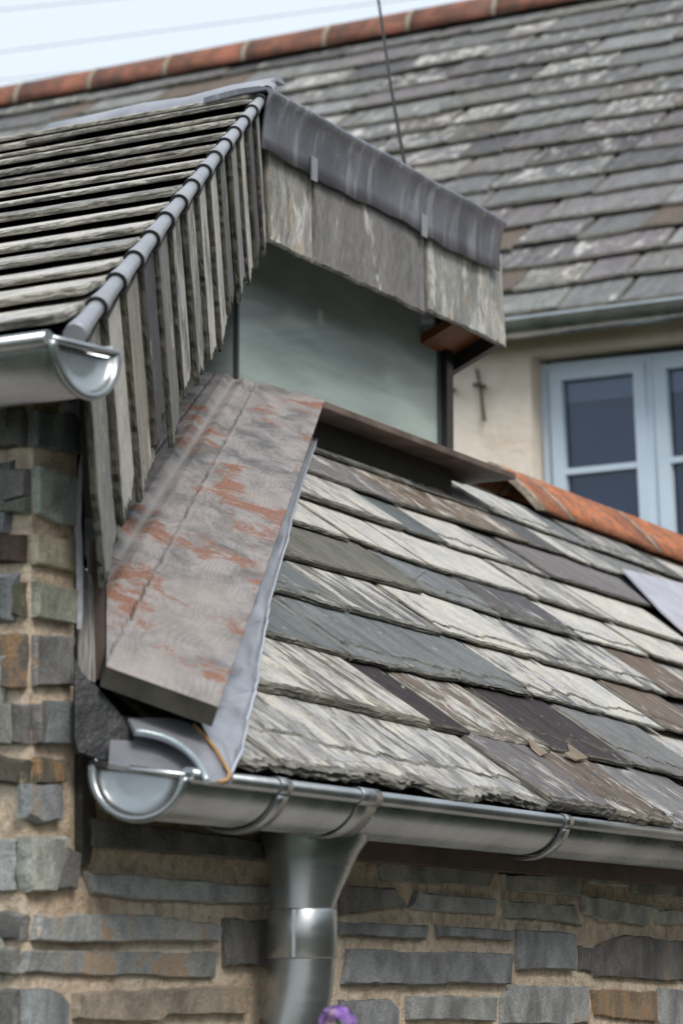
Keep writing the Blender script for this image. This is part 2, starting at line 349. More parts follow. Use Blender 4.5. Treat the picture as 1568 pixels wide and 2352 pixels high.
def glass(name, tint, body, mix, rough=.03):
    m, nt, bs = mat(name); L = nt.links; out = nt.nodes['Material Output']
    tr = nn(nt, 'ShaderNodeBsdfTransparent'); tr.inputs[0].default_value = (*tint, 1)
    df = nn(nt, 'ShaderNodeBsdfDiffuse'); df.inputs[0].default_value = (*body, 1)
    gl = nn(nt, 'ShaderNodeBsdfGlossy'); gl.inputs['Roughness'].default_value = rough; gl.inputs[0].default_value = (.9, .95, .95, 1)
    refl_bands = noise(nt, mapping(nt, obn(nt), (2.5, 2.5, 11), (.5, .35, 0)), 1, 4, .5, .5)  # slanting bands stand in for reflections, painted into the diffuse body
    L.new(mixc(nt, ramp(nt, refl_bands, .35, .68), tuple(x * .84 for x in body), tuple(x * 1.2 for x in body)), df.inputs[0])
    m1 = nn(nt, 'ShaderNodeMixShader'); m1.inputs[0].default_value = mix; L.new(tr.outputs[0], m1.inputs[1]); L.new(df.outputs[0], m1.inputs[2])
    fr = nn(nt, 'ShaderNodeFresnel'); fr.inputs[0].default_value = 1.5
    nb = nn(nt, 'ShaderNodeBump'); nb.inputs['Strength'].default_value = .04; nb.inputs['Distance'].default_value = .01
    L.new(noise(nt, obn(nt), 5, 2), nb.inputs['Height']); L.new(nb.outputs[0], gl.inputs['Normal'])
    m2 = nn(nt, 'ShaderNodeMixShader'); L.new(fr.outputs[0], m2.inputs[0]); L.new(m1.outputs[0], m2.inputs[1]); L.new(gl.outputs[0], m2.inputs[2])
    L.new(m2.outputs[0], out.inputs['Surface']); return m
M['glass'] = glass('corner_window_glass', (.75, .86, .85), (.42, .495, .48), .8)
M['glass_house'] = glass('casement_glass', (.8, .85, .95), (.03, .05, .1), .12)
def refl_backing():
    m, nt, bs = mat('interior_blind'); o = obn(nt); a = noise(nt, mapping(nt, o, (3, 3, 9), (.3, .5, 0)), 1.2, 5, .6, 1.2)  # diagonal streaks painted here imitate reflections on the dormer glass
    nt.links.new(mixc(nt, ramp(nt, a, .35, .65), (.26, .34, .34), (.58, .62, .58)), bs.inputs['Base Color']); bs.inputs['Roughness'].default_value = .8; return m
M['blind'] = refl_backing()
M['room'] = simple('dark_blue_room', (.03, .055, .16), (.04, .07, .20), 2, .8)
M['blind_blue'] = simple('grey_blue_blind', (.34, .38, .43), (.40, .44, .49), 3, .8)
M['lawn'] = simple('lawn', (.022, .042, .010), (.045, .07, .02), 3, .9, bscale=80, bst=1, bd=.03)
M['paving'] = simple('paving', (.36, .31, .275), (.46, .41, .37), 3, .85, bscale=40)

# ------------------------------------------------------------------ ground
g = MB(); g.box(V((-600, -600, -.5)), V((1200, 0, 0)), V((0, 1200, 0)), V((0, 0, .5))); tag(g.build('ground', M['lawn']), kind='structure')

pv = MB(); pv.box(V((-1.2, 1.0, 0)), U * 10, N * 2.1, V((0, 0, .004))); tag(pv.build('terrace', M['paving']), kind='structure')  # out-of-frame paving, widened to bounce light up under the gutter
def hedge():  # out-of-frame hedge, added and sized to give the gutter dark reflections
    root = thing('garden_hedge', 'tall dark green garden hedge on the right, mirrored in the steel gutter', 'hedge')
    m_ = MB(); c0 = V((4.3, -5, 0)); a_ = V((.02, 1, 0)).normalized(); b_ = V((a_.y, -a_.x, 0)); r_ = random.Random(3)
    for i in range(18000):
        t = r_.uniform(0, 12); z_ = r_.uniform(0, 4.2) ; dpt = r_.uniform(0, .7) ** 1.5
        bul = .25 * math.sin(t * 2.1 + z_ * 2) + .15 * math.sin(t * 5.3)
        p = c0 + a_ * t + b_ * (dpt + bul) + Z * (z_ + .15 * math.sin(t * 3))
        n_ = V((r_.uniform(-1, 1), r_.uniform(-1, 1), r_.uniform(-.3, 1))).normalized(); x = n_.cross(Z).normalized() * .055; y = n_.cross(x)
        ids = [m_.vert(p + v) for v in (-y, x * .6, y, -x * .6)]; m_.face(ids)
    m_.build('foliage', M['leaf'], root); c = MB(); c.box(c0 + b_ * .55, a_ * 12, b_ * .5, Z * 4.0); c.build('twigs', M['deck'], root)
hedge()

# ------------------------------------------------------------------ key points of the buildings
G = atY(430, 1785, 2.96)                      # front bead of the lower gutter at its stop end
RP = R(38.5); TAN = math.tan(RP)
UP = (-N + Z * TAN).normalized(); RN = U.cross(UP); RN = RN if RN.z > 0 else -RN     # up the slope, roof normal
RO = G + Z * .020 - N * .055                             # origin of the roof plane (t along U, s along UP)
def rhit(x, y, h=.0): return hit(x, y, RO + RN * h, RN)
def rts(P): d = P - RO; return d.dot(U), d.dot(UP)
def rpt(t, s, h=0): return RO + U * t + UP * s + RN * h
WP = G - N * .155                             # stone wall plane (outer face of the mortar)
K = hit(68, 1500, WP, N)                      # outer corner of the stone wing
C = atY(545, 865, 5.08)                       # foot of the glass corner
AP = atY(625, 208, 5.12); NP = atY(230, 717, 3.02)
D = (AP - NP).normalized(); VN = V((D.y, -D.x, 0)).normalized()      # verge line and its outward (right) normal
PD = D.cross(VN); PD = PD if PD.z < 0 else -PD
GA = (AP - NP).length / 14.5                  # gauge of the courses along the verge
print('ridge s', [rts(rhit(*p)) for p in ((1187, 1083), (1568, 1223), (1150, 1134))], 'C', C, 'K', K, 'gauge', GA)

# ------------------------------------------------------------------ lean-to extension: slates
TINT = dict(lg=(.30, .31, .30), g=(.20, .205, .205), dg=(.115, .115, .12), b=(.185, .198, .205), bg=(.155, .172, .175), w=(.33, .33, .32), c=(.37, .34, .29), p=(.036, .027, .029), br=(.17, .13, .10), o=(.19, .185, .155), pg=(.22, .205, .21))
def TT(k, j=.03): a = TINT[k]; f = 1 + rng.uniform(-.12, .12); return tuple(max(.01, x * f * (1 + rng.uniform(-.015, .015))) for x in a)
def A_(x, y): return (569.5 + x * .3222, 982.9 + y * .3222)
def B_(x, y): return (1062.8 + x * .3222, 982.9 + y * .3222)
def C_(x, y): return (523.6 + x * .3515, 1433 + y * .3515)
def D_(x, y): return (1016.9 + x * .3515, 1433 + y * .3515)
# (bottom-left, bottom-right, tint, pale weathering, dark streaks, lichen, thickness mm, raggedness)
COURSES = [
 [(B_(640, 690), B_(1000, 850), 'g', .5, .5, .2, 8, .5), (B_(1000, 850), B_(1440, 1010), 'lg', .5, .5, .5, 8, .6), (B_(1440, 1010), B_(1700, 1100), 'g', .3, .3, .1, 8, .5)][:0],
 [(A_(380, 135), A_(1190, 430), 'lg', .6, .3, .2, 9, .9), (A_(1190, 430), B_(195, 612), 'dg', .25, .4, .1, 8, .7), (B_(200, 600), B_(740, 805), 'lg', .65, .4, .3, 10, .8), (B_(740, 805), B_(930, 870), 'b', .35, .3, .1, 7, .5), (B_(930, 868), B_(1440, 1045), 'g', .55, .5, .5, 9, .7), (B_(1440, 1045), B_(1600, 1100), 'dg', .4, .4, .1, 8, .6)],
 [(A_(330, 290), A_(1110, 565), 'pg', .5, .5, .3, 9, .6), (A_(1110, 565), B_(470, 840), 'br', .55, .5, .95, 9, .7), (B_(470, 840), B_(722, 912), 'dg', .25, .3, .1, 7, .5), (B_(722, 912), B_(930, 1000), 'w', .7, .1, .4, 7, .4), (B_(930, 1000), B_(1165, 1072), 'w', .5, .5, .2, 8, .5), (B_(1165, 1072), B_(1600, 1230), 'g', .4, .3, .1, 8, .5)],
 [(A_(260, 455), A_(1120, 740), 'w', .8, .75, .3, 12, .6), (A_(1120, 740), A_(1430, 842), 'bg', .12, .1, 0, 7, .6), (A_(1430, 842), B_(350, 985), 'w', .85, .25, .3, 9, .7), (B_(350, 985), B_(622, 1075), 'g', .5, .45, .2, 7, .5), (B_(622, 1072), B_(1420, 1312), 'pg', .22, .4, .1, 9, .4), (B_(1420, 1312), B_(1700, 1400), 'g', .4, .3, .1, 8, .5)],
 [(A_(200, 655), A_(720, 818), 'w', .9, .2, .4, 10, .8), (A_(725, 800), A_(955, 890), 'c', .95, .05, .3, 8, .6), (A_(955, 890), A_(1275, 1000), 'c', .9, .15, .3, 8, .6), (A_(1275, 1000), B_(560, 1240), 'w', .88, .2, .5, 10, .9), (B_(560, 1240), B_(1095, 1405), 'w', .62, .5, .3, 9, .6), (B_(1095, 1400), B_(1700, 1585), 'c', 1.0, .05, .4, 9, .6)],
 [(A_(130, 905), A_(1260, 1195), 'o', .1, .05, .25, 11, .35), (A_(1262, 1180), B_(290, 1362), 'b', .32, .2, .1, 9, .7), (B_(290, 1362), B_(845, 1518), 'dg', .45, .55, .3, 10, .9), (D_(905, 100), D_(1360, 225), 'w', 1.0, 0, .1, 8, .7), (D_(1360, 218), D_(1800, 345), 'c', .9, .25, .2, 8, .6)],
 [(A_(80, 1150), A_(720, 1332), 'b', .42, .3, 0, 14, 1.3), (A_(720, 1318), A_(1375, 1492), 'w', .78, .95, .5, 12, .8), (C_(1391, 75), D_(642, 257), 'c', .95, .15, .4, 11, 1.0), (D_(645, 255), D_(1480, 482), 'b', .62, .3, .2, 10, .9), (D_(1480, 482), D_(1800, 560), 'br', .4, .4, .5, 9, .7)],
 [(C_(80, 45), C_(795, 250), 'bg', .22, .2, .1, 12, 1.1), (C_(795, 250), D_(580, 495), 'b', .12, .22, .12, 12, 1.5), (D_(580, 482), D_(1050, 606), 'dg', .72, .6, .3, 10, 1.0), (D_(1050, 602), D_(1445, 706), 'w', .9, .25, .4, 9, .7), (D_(1445, 700), D_(1850, 800), 'br', .45, .5, .5, 10, .8)],
 [(C_(-60, 380), C_(1325, 712), 'c', .72, .85, .5, 17, 1.2), (C_(1325, 700), D_(160, 758), 'p', .0, .05, 0, 12, .6), (D_(160, 738), D_(690, 862), 'br', .6, .45, .3, 11, 1.3), (D_(700, 850), D_(1235, 955), 'p', .04, .05, 0, 12, .7), (D_(1240, 942), D_(1800, 1090), 'g', .35, .5, .1, 12, .9)],
 [(C_(-260, 945), C_(420, 1072), 'w', .72, .5, .3, 14, 2.6), (C_(424, 1052), D_(755, 1302), 'w', .68, .7, .35, 19, 3.4), (D_(760, 1290), D_(1180, 1360), 'pg', .5, .75, .4, 22, 1.2), (D_(1180, 1366), D_(1560, 1420), 'br', .45, .9, .3, 20, 1.8), (D_(1560, 1420), D_(2100, 1500), 'g', .5, .7, .2, 16, 1.6)],
]
ext = thing('stone_extension', 'lean-to stone building with a mossy old slate roof above the long gutter', 'building')
mb = MB(); TILT = .020
_a = rts(rhit(521, 1795, .03)); _b = rts(rhit(742, 990, .03)); LM = (_b[0] - _a[0]) / (_b[1] - _a[1])
def tline(s): return _a[0] + LM * (s - _a[1]) - .035       # left limit of the slates, under the flashing
def clip(poly, rg, a, b):
    """keep x > a + b*y"""
    out, ro = [], []; n = len(poly); f = lambda p: p[0] - a - b * p[1]
    for i in range(n):
        p, q_ = poly[i], poly[(i + 1) % n]; fp, fq = f(p), f(q_)
        if fp >= 0: out.append(p); ro.append(rg[i])
        if fp * fq < 0:
            k_ = fp / (fp - fq); out.append((p[0] + (q_[0] - p[0]) * k_, p[1] + (q_[1] - p[1]) * k_)); ro.append(0 if fp >= 0 else rg[i])
    return out, ro
def lay_slate(bl, br, s_len, tint, k, T, rag, h=None, first=False, eaves=False):
    (t0, s0), (t1, s1) = bl, br; gap = .0022; s_len = min(s_len, 1.33 - max(s0, s1))
    hh = (h if h is not None else .023) + rng.uniform(-.0015, .0015)
    O = rpt(t0 + gap, s0, hh); ax = (rpt(t1 - gap, s1, hh + rng.uniform(-.0015, .0015)) - O); W = ax.length; ax.normalize()
    ay = (UP * 1.0 - RN * (.026 / .32)).normalized(); ay = (ay - ax * ay.dot(ax) * .0).normalized()
    az = ax.cross(ay).normalized()
    sk = rng.uniform(-.012, .012)
    poly = [(0, 0), (W, 0), (W + sk, s_len), (rng.uniform(-.01, .01), s_len)]
    c = .018
    if not eaves and rng.random() < .5: poly = [(0, c * rng.random()), (c * .7, 0), (W - c * .5, 0), (W, c * rng.random()), (W + sk, s_len), (0, s_len)]; rg = [rag, rag, rag, .35, 0, .35]
    else: rg = [rag, .35, 0, .35]
    poly, rg = clip(poly, rg, tline(s0) - t0, LM * .9)
    if len(poly) < 3: return
    an = rng.uniform(-.14, .14); flake = rag > .55 and rng.random() < .75
    if flake: T -= .0022
    plate(mb, O, ax, ay, az, poly, T, rg, tint, k, ang=an, seg=.009, steps=4)
    if flake:                                       # a thinner lamina split back from the tail
        c1, c2 = rng.uniform(.008, .05) * (1.8 if eaves else 1), rng.uniform(.008, .04) * (1.8 if eaves else 1); e1, e2 = rng.choice([0, 0, .02, .05]) * W, rng.choice([0, 0, .02, .06]) * W
        p2, r2 = clip([(e1, c1), (W * .5, (c1 + c2) / 2 + rng.uniform(-.012, .012)), (W - e2, c2), (W - e2 * .5 + sk, s_len), (e1 * .5, s_len)], [2.6, 2.6, .7, 0, .7], tline(s0) - t0, LM * .9)
        if len(p2) > 2: plate(mb, O, ax, ay, az, p2, .0026, r2, tuple(x * rng.uniform(.93, 1.08) for x in tint), k, ang=an, seg=.008, steps=1, ins=.0012, under=0) if False else plate(mb, O + az * T, ax, ay, az, p2, .0026, r2, tuple(x * 1.04 for x in tint), k, ang=an, seg=.008, steps=1, ins=.0012, under=0)
cs = []
for ci, crs in enumerate(COURSES):
    if not crs: continue
    last = None
    for (bl, br, tn, wr, wd, wl_, T, rag) in crs:
        rag *= .8; wd *= .82; T *= .85; eav = ci == len(COURSES) - 1; h = .025 if not eav else .024
        a = rts(rhit(*bl, h)); b = rts(rhit(*br, h))
        if eav: a = (a[0], a[1] + .024); b = (b[0], b[1] + .024)
        last = b
        lay_slate(a, b, .40 if not eav else .42, TT(tn), (wr, wd, wl_), T * .001, rag, h, eaves=eav)
    cs.append(last[1]); t = last[0]; s = last[1]
    while t < 7.5:                                # the rest of the course, beyond the right of the frame
        W = rng.uniform(.16, .42); tn = rng.choice(['w', 'g', 'c', 'b', 'pg', 'dg', 'lg'])
        lay_slate((t, s), (t + W, s), .4, TT(tn), (rng.uniform(.3, .9), rng.uniform(.1, .7), rng.uniform(0, .5)), .010, .8, .018); t += W
    print('course', ci, 's', round(last[1], 3))
for sr in (cs[0] + .11,):            # last course below the ridge
    t = 3.1
    while t < 7.5:
        W = rng.uniform(.2, .4); tn = 'pg' if t < 3.2 else rng.choice(['w', 'g', 'lg', 'dg', 'lg'])
        lay_slate((t, sr), (t + W, sr), .16, TT(tn), (.3 if t < 3.2 else rng.uniform(.3, .8), rng.uniform(.2, .6), rng.uniform(0, .5)), .006, .5, .012); t += W
S_R = 1.42                                        # slope length to the ridge
roof = MB()
dkp = [(tline(.05), .05), (7.6, .05), (7.6, S_R), (tline(1.22) + .02, S_R), (tline(1.22) + .02, 1.22)]
_i = [roof.vert(rpt(a, b, -.004)) for a, b in dkp]; _j = [roof.vert(rpt(a, b, -.03)) for a, b in dkp]; roof.face(_i); roof.face(_j[::-1])
for _k in range(5): roof.face((_j[_k], _j[(_k + 1) % 5], _i[(_k + 1) % 5], _i[_k])); rf = roof.build('slate_roof', M['deck'], ext)
mb.build('slate_covering', SLM, rf)
# under-course at the eaves, tinted near-black for the shade in the gap
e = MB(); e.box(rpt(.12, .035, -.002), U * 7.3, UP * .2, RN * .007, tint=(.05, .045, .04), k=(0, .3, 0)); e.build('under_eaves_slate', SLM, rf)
# chips of bare buff stone on the broken slates
CHM = simple('bare_buff_slate', (.40, .32, .24), (.48, .40, .31), 30, .8)
for pts in ([D_(555, 745), D_(685, 850), D_(640, 862), D_(580, 810)], [D_(815, 785), D_(945, 880), D_(870, 893), D_(790, 850), D_(830, 835)]):
    ch = MB(); P = [rhit(x, y, .0365) for x, y in pts]; ids = [ch.vert(p + RN * .0012) for p in P]; idb = [ch.vert(p - RN * .0015) for p in P]
    ch.face(ids[::-1]); ch.face(ids)
    for i in range(len(P)): ch.face((idb[i], idb[(i + 1) % len(P)], ids[(i + 1) % len(P)], ids[i]))
    ch.build('chipped_face', CHM, rf)

# ridge tiles of the lean-to
RID = rpt(0, S_R, 0); print('ridge top z', RID.z)
def ridge_tile(name, P, along, L, r, hgt, mt, parent, th=.014):
    m_ = MB(); prof = []
    side = along.cross(Z).normalized(); n = 9
    out = [(-r * 1.12, -.012), (-r * .8, hgt * .30), (-r * .45, hgt * .66), (-r * .2, hgt * .90), (0, hgt), (r * .2, hgt * .90), (r * .45, hgt * .66), (r * .8, hgt * .30), (r * 1.12, -.012)]
    inn = [(x * (1 - th / r), z_ * (1 - th / hgt) - .002) for x, z_ in out[::-1]]
    sweep(m_, out + inn, P, side, Z, along, [0, L * .33, L * .66, L], wob=lambda t, a, b: V((0, 0, .0015 * math.sin(t * 31 + a * 60))))
    return m_.build(name, mt, parent)
rt = hit(1187, 1083, RID + Z * 0, (U.cross(Z)).normalized())
t_r = [(hit(x, y, RID, N) - RID).dot(U) for x, y in ((1128, 1078), (1194, 1083), (1400, 1165), (1528, 1215))]
print('ridge t', t_r)
step = t_r[2] - t_r[1]; tt = t_r[1] - 2 * step * 1.0
ridge_z = hit(1300, 1127, RID, N).z; print('ridge z', ridge_z)
tt = t_r[1] - step * 2
PR = V((RID.x, RID.y, ridge_z - .112))
rlist = [(t_r[0], t_r[1] - t_r[0])] + [(t_r[1] + k * step, step) for k in range(8)]
for tt, st in rlist:
    ridge_tile('ridge_tile', PR + U * (tt + .012), U, st - .016, .122, .112, M['tile'], rf)
    mo = MB(); side = U.cross(Z).normalized()
    r, hgt = .1235, .1125; prof = [(-r * 1.12, -.012), (-r * .8, hgt * .30), (-r * .45, hgt * .66), (-r * .2, hgt * .90), (0, hgt), (r * .2, hgt * .90), (r * .45, hgt * .66), (r * .8, hgt * .30), (r * 1.12, -.012)]; prof += [(x * .85, z_ * .85) for x, z_ in prof[::-1]]
    sweep(mo, prof, PR + U * (tt - .012), side, Z, U, [0, .026]); mo.build('mortar_joint', M['cloud_mortar'], rf)

# ------------------------------------------------------------------ stone walls
def stones(mb, P0, n, pls, T=.012):
    """pls: list of (pixel polygon, tint, rust, rag)"""
    side = Z.cross(n).normalized()
    for px, tint, rust, rag in pls:
        P = [hit(x, y, P0, n) for x, y in px]; o = P[0]
        poly = [((p - o).dot(side), (p - o).dot(Z)) for p in P]
        area = sum(poly[i][0] * poly[(i + 1) % len(poly)][1] - poly[(i + 1) % len(poly)][0] * poly[i][1] for i in range(len(poly)))
        if area < 0: poly = poly[::-1]
        cx_ = sum(p[0] for p in poly) / len(poly); cy_ = sum(p[1] for p in poly) / len(poly); poly = [(p[0] + math.copysign(.001, p[0] - cx_), p[1] + math.copysign(.001, p[1] - cy_)) for p in poly]
        fq_ = 1 + rng.uniform(-.12, .12); tn = tuple(c * fq_ for c in tint)
        plate(mb, o - n * .006, side, Z, n, poly, T + rng.uniform(0, .006), [rag * .55] * len(poly), tn, (.4, .3, rust), seg=.012, ins=.0014, steps=3, medge=0)
def E_(x, y): return (x * .4101, 1800.4 + y * .4101)
def H_(x, y): return (784.5 + x * .5003, 1708.5 + y * .5003)
def P_(x, y): return (x * .3906, 881.8 + y * .3906)
gy = (.30, .31, .305); dk = (.155, .15, .145); gr = (.31, .315, .275); pal = (.40, .415, .375); tan_ = (.36, .32, .24); md = (.225, .235, .245)
q = lambda f, pts: [f(a, b) for a, b in pts]
wall_st = [
 (q(lambda a, b: (a, b), [(172, 1735), (205, 1745), (208, 1905), (190, 1985), (172, 1990)]), (.05, .045, .04), .1, .6),  # near-black slab stands in for gutter shade on the mortar
 (q(H_, [(160, 540), (690, 590), (660, 660), (170, 625)]), gr, .1, .5), (q(H_, [(720, 605), (1070, 605), (1070, 700), (730, 670)]), gr, .1, .5),
 (q(H_, [(1320, 600), (1700, 650), (1700, 735), (1320, 685)]), gr, .1, .6), (q(H_, [(-20, 655), (220, 665), (280, 750), (-20, 785)]), dk, .1, .8),
 (q(H_, [(330, 680), (690, 715), (690, 785), (300, 755)]), gy, .4, .8), (q(H_, [(735, 725), (1050, 740), (1085, 835), (740, 795)]), gr, .2, .8),
 (q(H_, [(1085, 700), (1400, 745), (1390, 835), (1180, 815), (1090, 770)]), gr, .2, .8), (q(H_, [(1420, 765), (1640, 775), (1640, 835), (1440, 830)]), gr, .2, .9),
 (q(H_, [(-30, 820), (370, 835), (360, 900), (-30, 880)]), md, .2, .8), (q(H_, [(425, 835), (765, 860), (760, 905), (430, 885)]), md, .2, .7),
 (q(H_, [(790, 855), (1045, 875), (1050, 1040), (795, 1035)]), md, .3, .7), (q(H_, [(1080, 930), (1148, 938), (1143, 1050), (1080, 1040)]), dk, .2, 1.2),
 (q(H_, [(1158, 935), (1300, 882), (1700, 925), (1700, 1095), (1152, 1070)]), dk, .6, .9), (q(H_, [(15, 945), (760, 970), (750, 1105), (-10, 1100)]), md, .1, .7),
 (q(H_, [(-20, 1180), (200, 1175), (240, 1220), (240, 1310), (-20, 1310)]), md, .5, .9), (q(H_, [(290, 1165), (690, 1165), (685, 1275), (290, 1265)]), gy, .2, .7),
 (q(H_, [(770, 1110), (1120, 1115), (1120, 1285), (720, 1290), (722, 1170)]), gy, .7, .7), (q(H_, [(1135, 1135), (1430, 1140), (1435, 1275), (1155, 1250)]), (.30, .22, .15), .9, .9),
 (q(H_, [(1442, 1130), (1700, 1135), (1700, 1300), (1442, 1290)]), gy, .2, .7), (q(H_, [(1100, 612), (1290, 625), (1285, 655), (1110, 640)]), gr, .1, .8),
 (q(E_, [(450, 500), (700, 515), (1580, 590), (1560, 680), (750, 650), (500, 610)]), gy, .2, .6), (q(E_, [(470, 200), (1450, 330), (1580, 440), (470, 350)]), dk, .1, .6),
 (q(E_, [(190, 740), (850, 738), (1195, 800), (1190, 885), (450, 890), (165, 870)]), gy, .85, .7), (q(E_, [(140, 940), (1190, 945), (1180, 1085), (120, 1060)]), gy, .85, .6),
 (q(E_, [(1240, 760), (1530, 770), (1530, 1030), (1240, 1025)]), dk, .1, 1.2), (q(E_, [(400, 1185), (870, 1150), (1360, 1135), (1350, 1285), (900, 1290), (860, 1330), (400, 1310)]), (.34, .29, .23), .8, .8),
 (q(E_, [(130, 1160), (290, 1170), (350, 1230), (350, 1400), (130, 1400)]), md, .2, .9), (q(E_, [(120, 300), (335, 300), (330, 420), (270, 600), (140, 605), (115, 500)]), pal, .6, .7),
 (q(E_, [(345, 365), (410, 380), (400, 590), (290, 595), (342, 420)]), dk, .1, 1.2), (q(E_, [(120, 5), (290, 10), (305, 200), (200, 215), (120, 190)]), md, .7, 1.5),
 (q(P_, [(185, 160), (470, 205), (455, 410), (190, 370)]), (.20, .23, .23), .5, .5), (q(P_, [(196, 490), (430, 560), (410, 830), (310, 820), (200, 760)]), (.36, .40, .36), .05, .4),
 (q(P_, [(185, 890), (430, 920), (420, 1110), (185, 1062)]), tan_, .4, .6), (q(P_, [(185, 1170), (415, 1212), (405, 1410), (185, 1370)]), (.25, .26, .21), .2, .5),
 (q(P_, [(185, 1485), (400, 1490), (410, 1770), (185, 1775)]), (.17, .165, .16), .6, .7), (q(P_, [(255, 1870), (440, 1880), (440, 2120), (222, 2118)]), (.20, .22, .22), .1, .6),
 (q(P_, [(190, 1890), (245, 1890), (212, 2110), (190, 2110)]), dk, .1, 1.0), (q(P_, [(190, 2200), (360, 2210), (350, 2340), (190, 2345)]), (.14, .12, .09), .8, 1.4),
]
wm_ = MB()
zg, zt = 0.0, RO.z - .03
kz = lambda P: V((P.x, P.y, 0))
# mortar: lean-to length, tall end of the wing, then the wing's gable end running left
MW = MB()
tE = 8.0; K0 = kz(K)
def wallbox(m_, o, along, L, n, dep, z0, z1): m_.box(o + Z * z0 - n * dep, along * L, n * dep, Z * (z1 - z0))
TP = (hit(172, 1400, WP, N) - K).dot(U)            # width of the wing's return
wallbox(MW, K0 + U * TP, U, tE, N, .45, 0, zt + .055); MW.build('stone_wall_mortar', M['mortar'], ext)
wing = thing('stone_wing', 'tall stone wing at the left edge with thick hung verge slates and lead rolls', 'building')
ztop = atY(100, 900, 3.15).z
EN = V((EL.y, -EL.x, 0)); EN = EN if EN.y < 0 else -EN                 # gable face normal (towards the camera)
PW = MB(); o = K0
base = [o, o + U * (TP - .001), o + U * (TP - .001) + EL * 2.4, o + EL * 2.4]
ids0 = [PW.vert(p) for p in base]; ids1 = [PW.vert(p + Z * (ztop + .02)) for p in base]
PW.face(ids0[::-1]); PW.face(ids1)
for i in range(4): j = (i + 1) % 4; PW.face((ids0[i], ids0[j], ids1[j], ids1[i]))
wallp = PW.build('wall', M['mortar'], wing)
# stones: right-hand ones belong to the extension, the pier's to the wing
stones(wm_, WP, N, wall_st[:27])
def filler(m_, o, along, n, t0, t1, z0, z1, skip):
    side = along; z_ = z0
    while z_ < z1 - .03:
        hgt = min(rng.uniform(.035, .12), z1 - z_); t = t0 + rng.uniform(0, .05)
        while t < t1 - .05:
            W = min(rng.uniform(.08, .38), t1 - t); cx = o + side * (t + W / 2) + Z * (z_ + hgt / 2)
            if not skip(cx):
                tn = rng.choice([gy, dk, gr, md, gy, md]); j = lambda: rng.uniform(-.008, .008)
                poly = [(t + j(), z_ + j()), (t + W + j(), z_ + j()), (t + W + j(), z_ + hgt - .004 + j()), (t + j(), z_ + hgt - .004 + j())]
                if side.cross(Z).dot(n) < 0: poly = [(-a, b) for a, b in poly][::-1]; sd = -side
                else: sd = side
                plate(m_, o - n * .006, sd, Z, n, poly, .014 + rng.uniform(0, .006), [.5] * 4, tn, (.4, .3, rng.random() * .8), seg=.014, steps=2, medge=0)
            t += W + rng.uniform(.015, .03)
        z_ += hgt + rng.uniform(.016, .03)
lowz = hit(700, 2352, WP, N).z; right_t = (hit(1600, 2100, WP, N) - K).dot(U)
def seen(c):
    d = c - EYE; dd = d.y * CP + d.z * SP; x = 784 + F * d.x / dd; y = 1176 - F * (-d.y * SP + d.z * CP) / dd
    return y < 2380 and x < 1640 and x > 20
filler(wm_, K0, U, N, TP + .01, tE - .3, 0.02, zt - .06, seen)
wm_.build('stone_facing', [M['stone'], M['stone']], ext)
ws = MB(); stones(ws, WP, N, wall_st[27:])
filler(ws, K0, U, N, .004, TP, 0.02, ztop - .02, lambda c: (lambda d: (1176 - F * (-d.y * SP + d.z * CP) / (d.y * CP + d.z * SP)) < 2380)(c - EYE))
gp = K0 + EL * .0
gst = [(q(P_, [(0, 135), (150, 150), (160, 370), (0, 380)]), dk, .2, 1.0), (q(P_, [(-60, 495), (178, 505), (182, 655), (60, 700), (-60, 680)]), dk, .2, .8),
 (q(P_, [(-60, 705), (60, 705), (182, 665), (182, 760), (-60, 770)]), (.17, .18, .14), .3, .8), (q(P_, [(-60, 888), (158, 890), (158, 1045), (-60, 1055)]), (.075, .05, .04), .3, .8),
 (q(P_, [(-60, 1165), (158, 1175), (158, 1370), (-60, 1370)]), (.09, .085, .06), .5, 1.3), (q(P_, [(-60, 1490), (165, 1480), (165, 1780), (-60, 1790)]), (.15, .13, .11), .9, 1.0),
 (q(P_, [(95, 1890), (175, 1890), (175, 2110), (95, 2110)]), dk, .1, 1.2), (q(P_, [(-60, 1880), (85, 1885), (90, 2112), (-60, 2125)]), (.21, .21, .19), .5, .7),
 (q(P_, [(-60, 2200), (170, 2210), (170, 2345), (-60, 2345)]), (.10, .09, .07), .8, 1.4), (q(E_, [(-60, 300), (103, 320), (100, 590), (-60, 612)]), gy, .2, .7),
 (q(E_, [(-60, 720), (100, 725), (150, 740), (150, 870), (-60, 870)]), dk, .2, 1.3), (q(E_, [(-60, 930), (110, 935), (105, 1060), (-60, 1062)]), dk, .1, .9), (q(E_, [(-60, 1155), (108, 1160), (108, 1400), (-60, 1400)]), dk, .3, 1.2)]
stones(ws, K, EN, gst)
filler(ws, K0, EL, EN, .01, 2.3, .02, ztop - .02, lambda c: (lambda d: (1176 - F * (-d.y * SP + d.z * CP) / (d.y * CP + d.z * SP)) < 2380 and (784 + F * d.x / (d.y * CP + d.z * SP)) > -70)(c - EYE))
ws.build('stone_facing', [M['stone'], M['stone']], wallp)

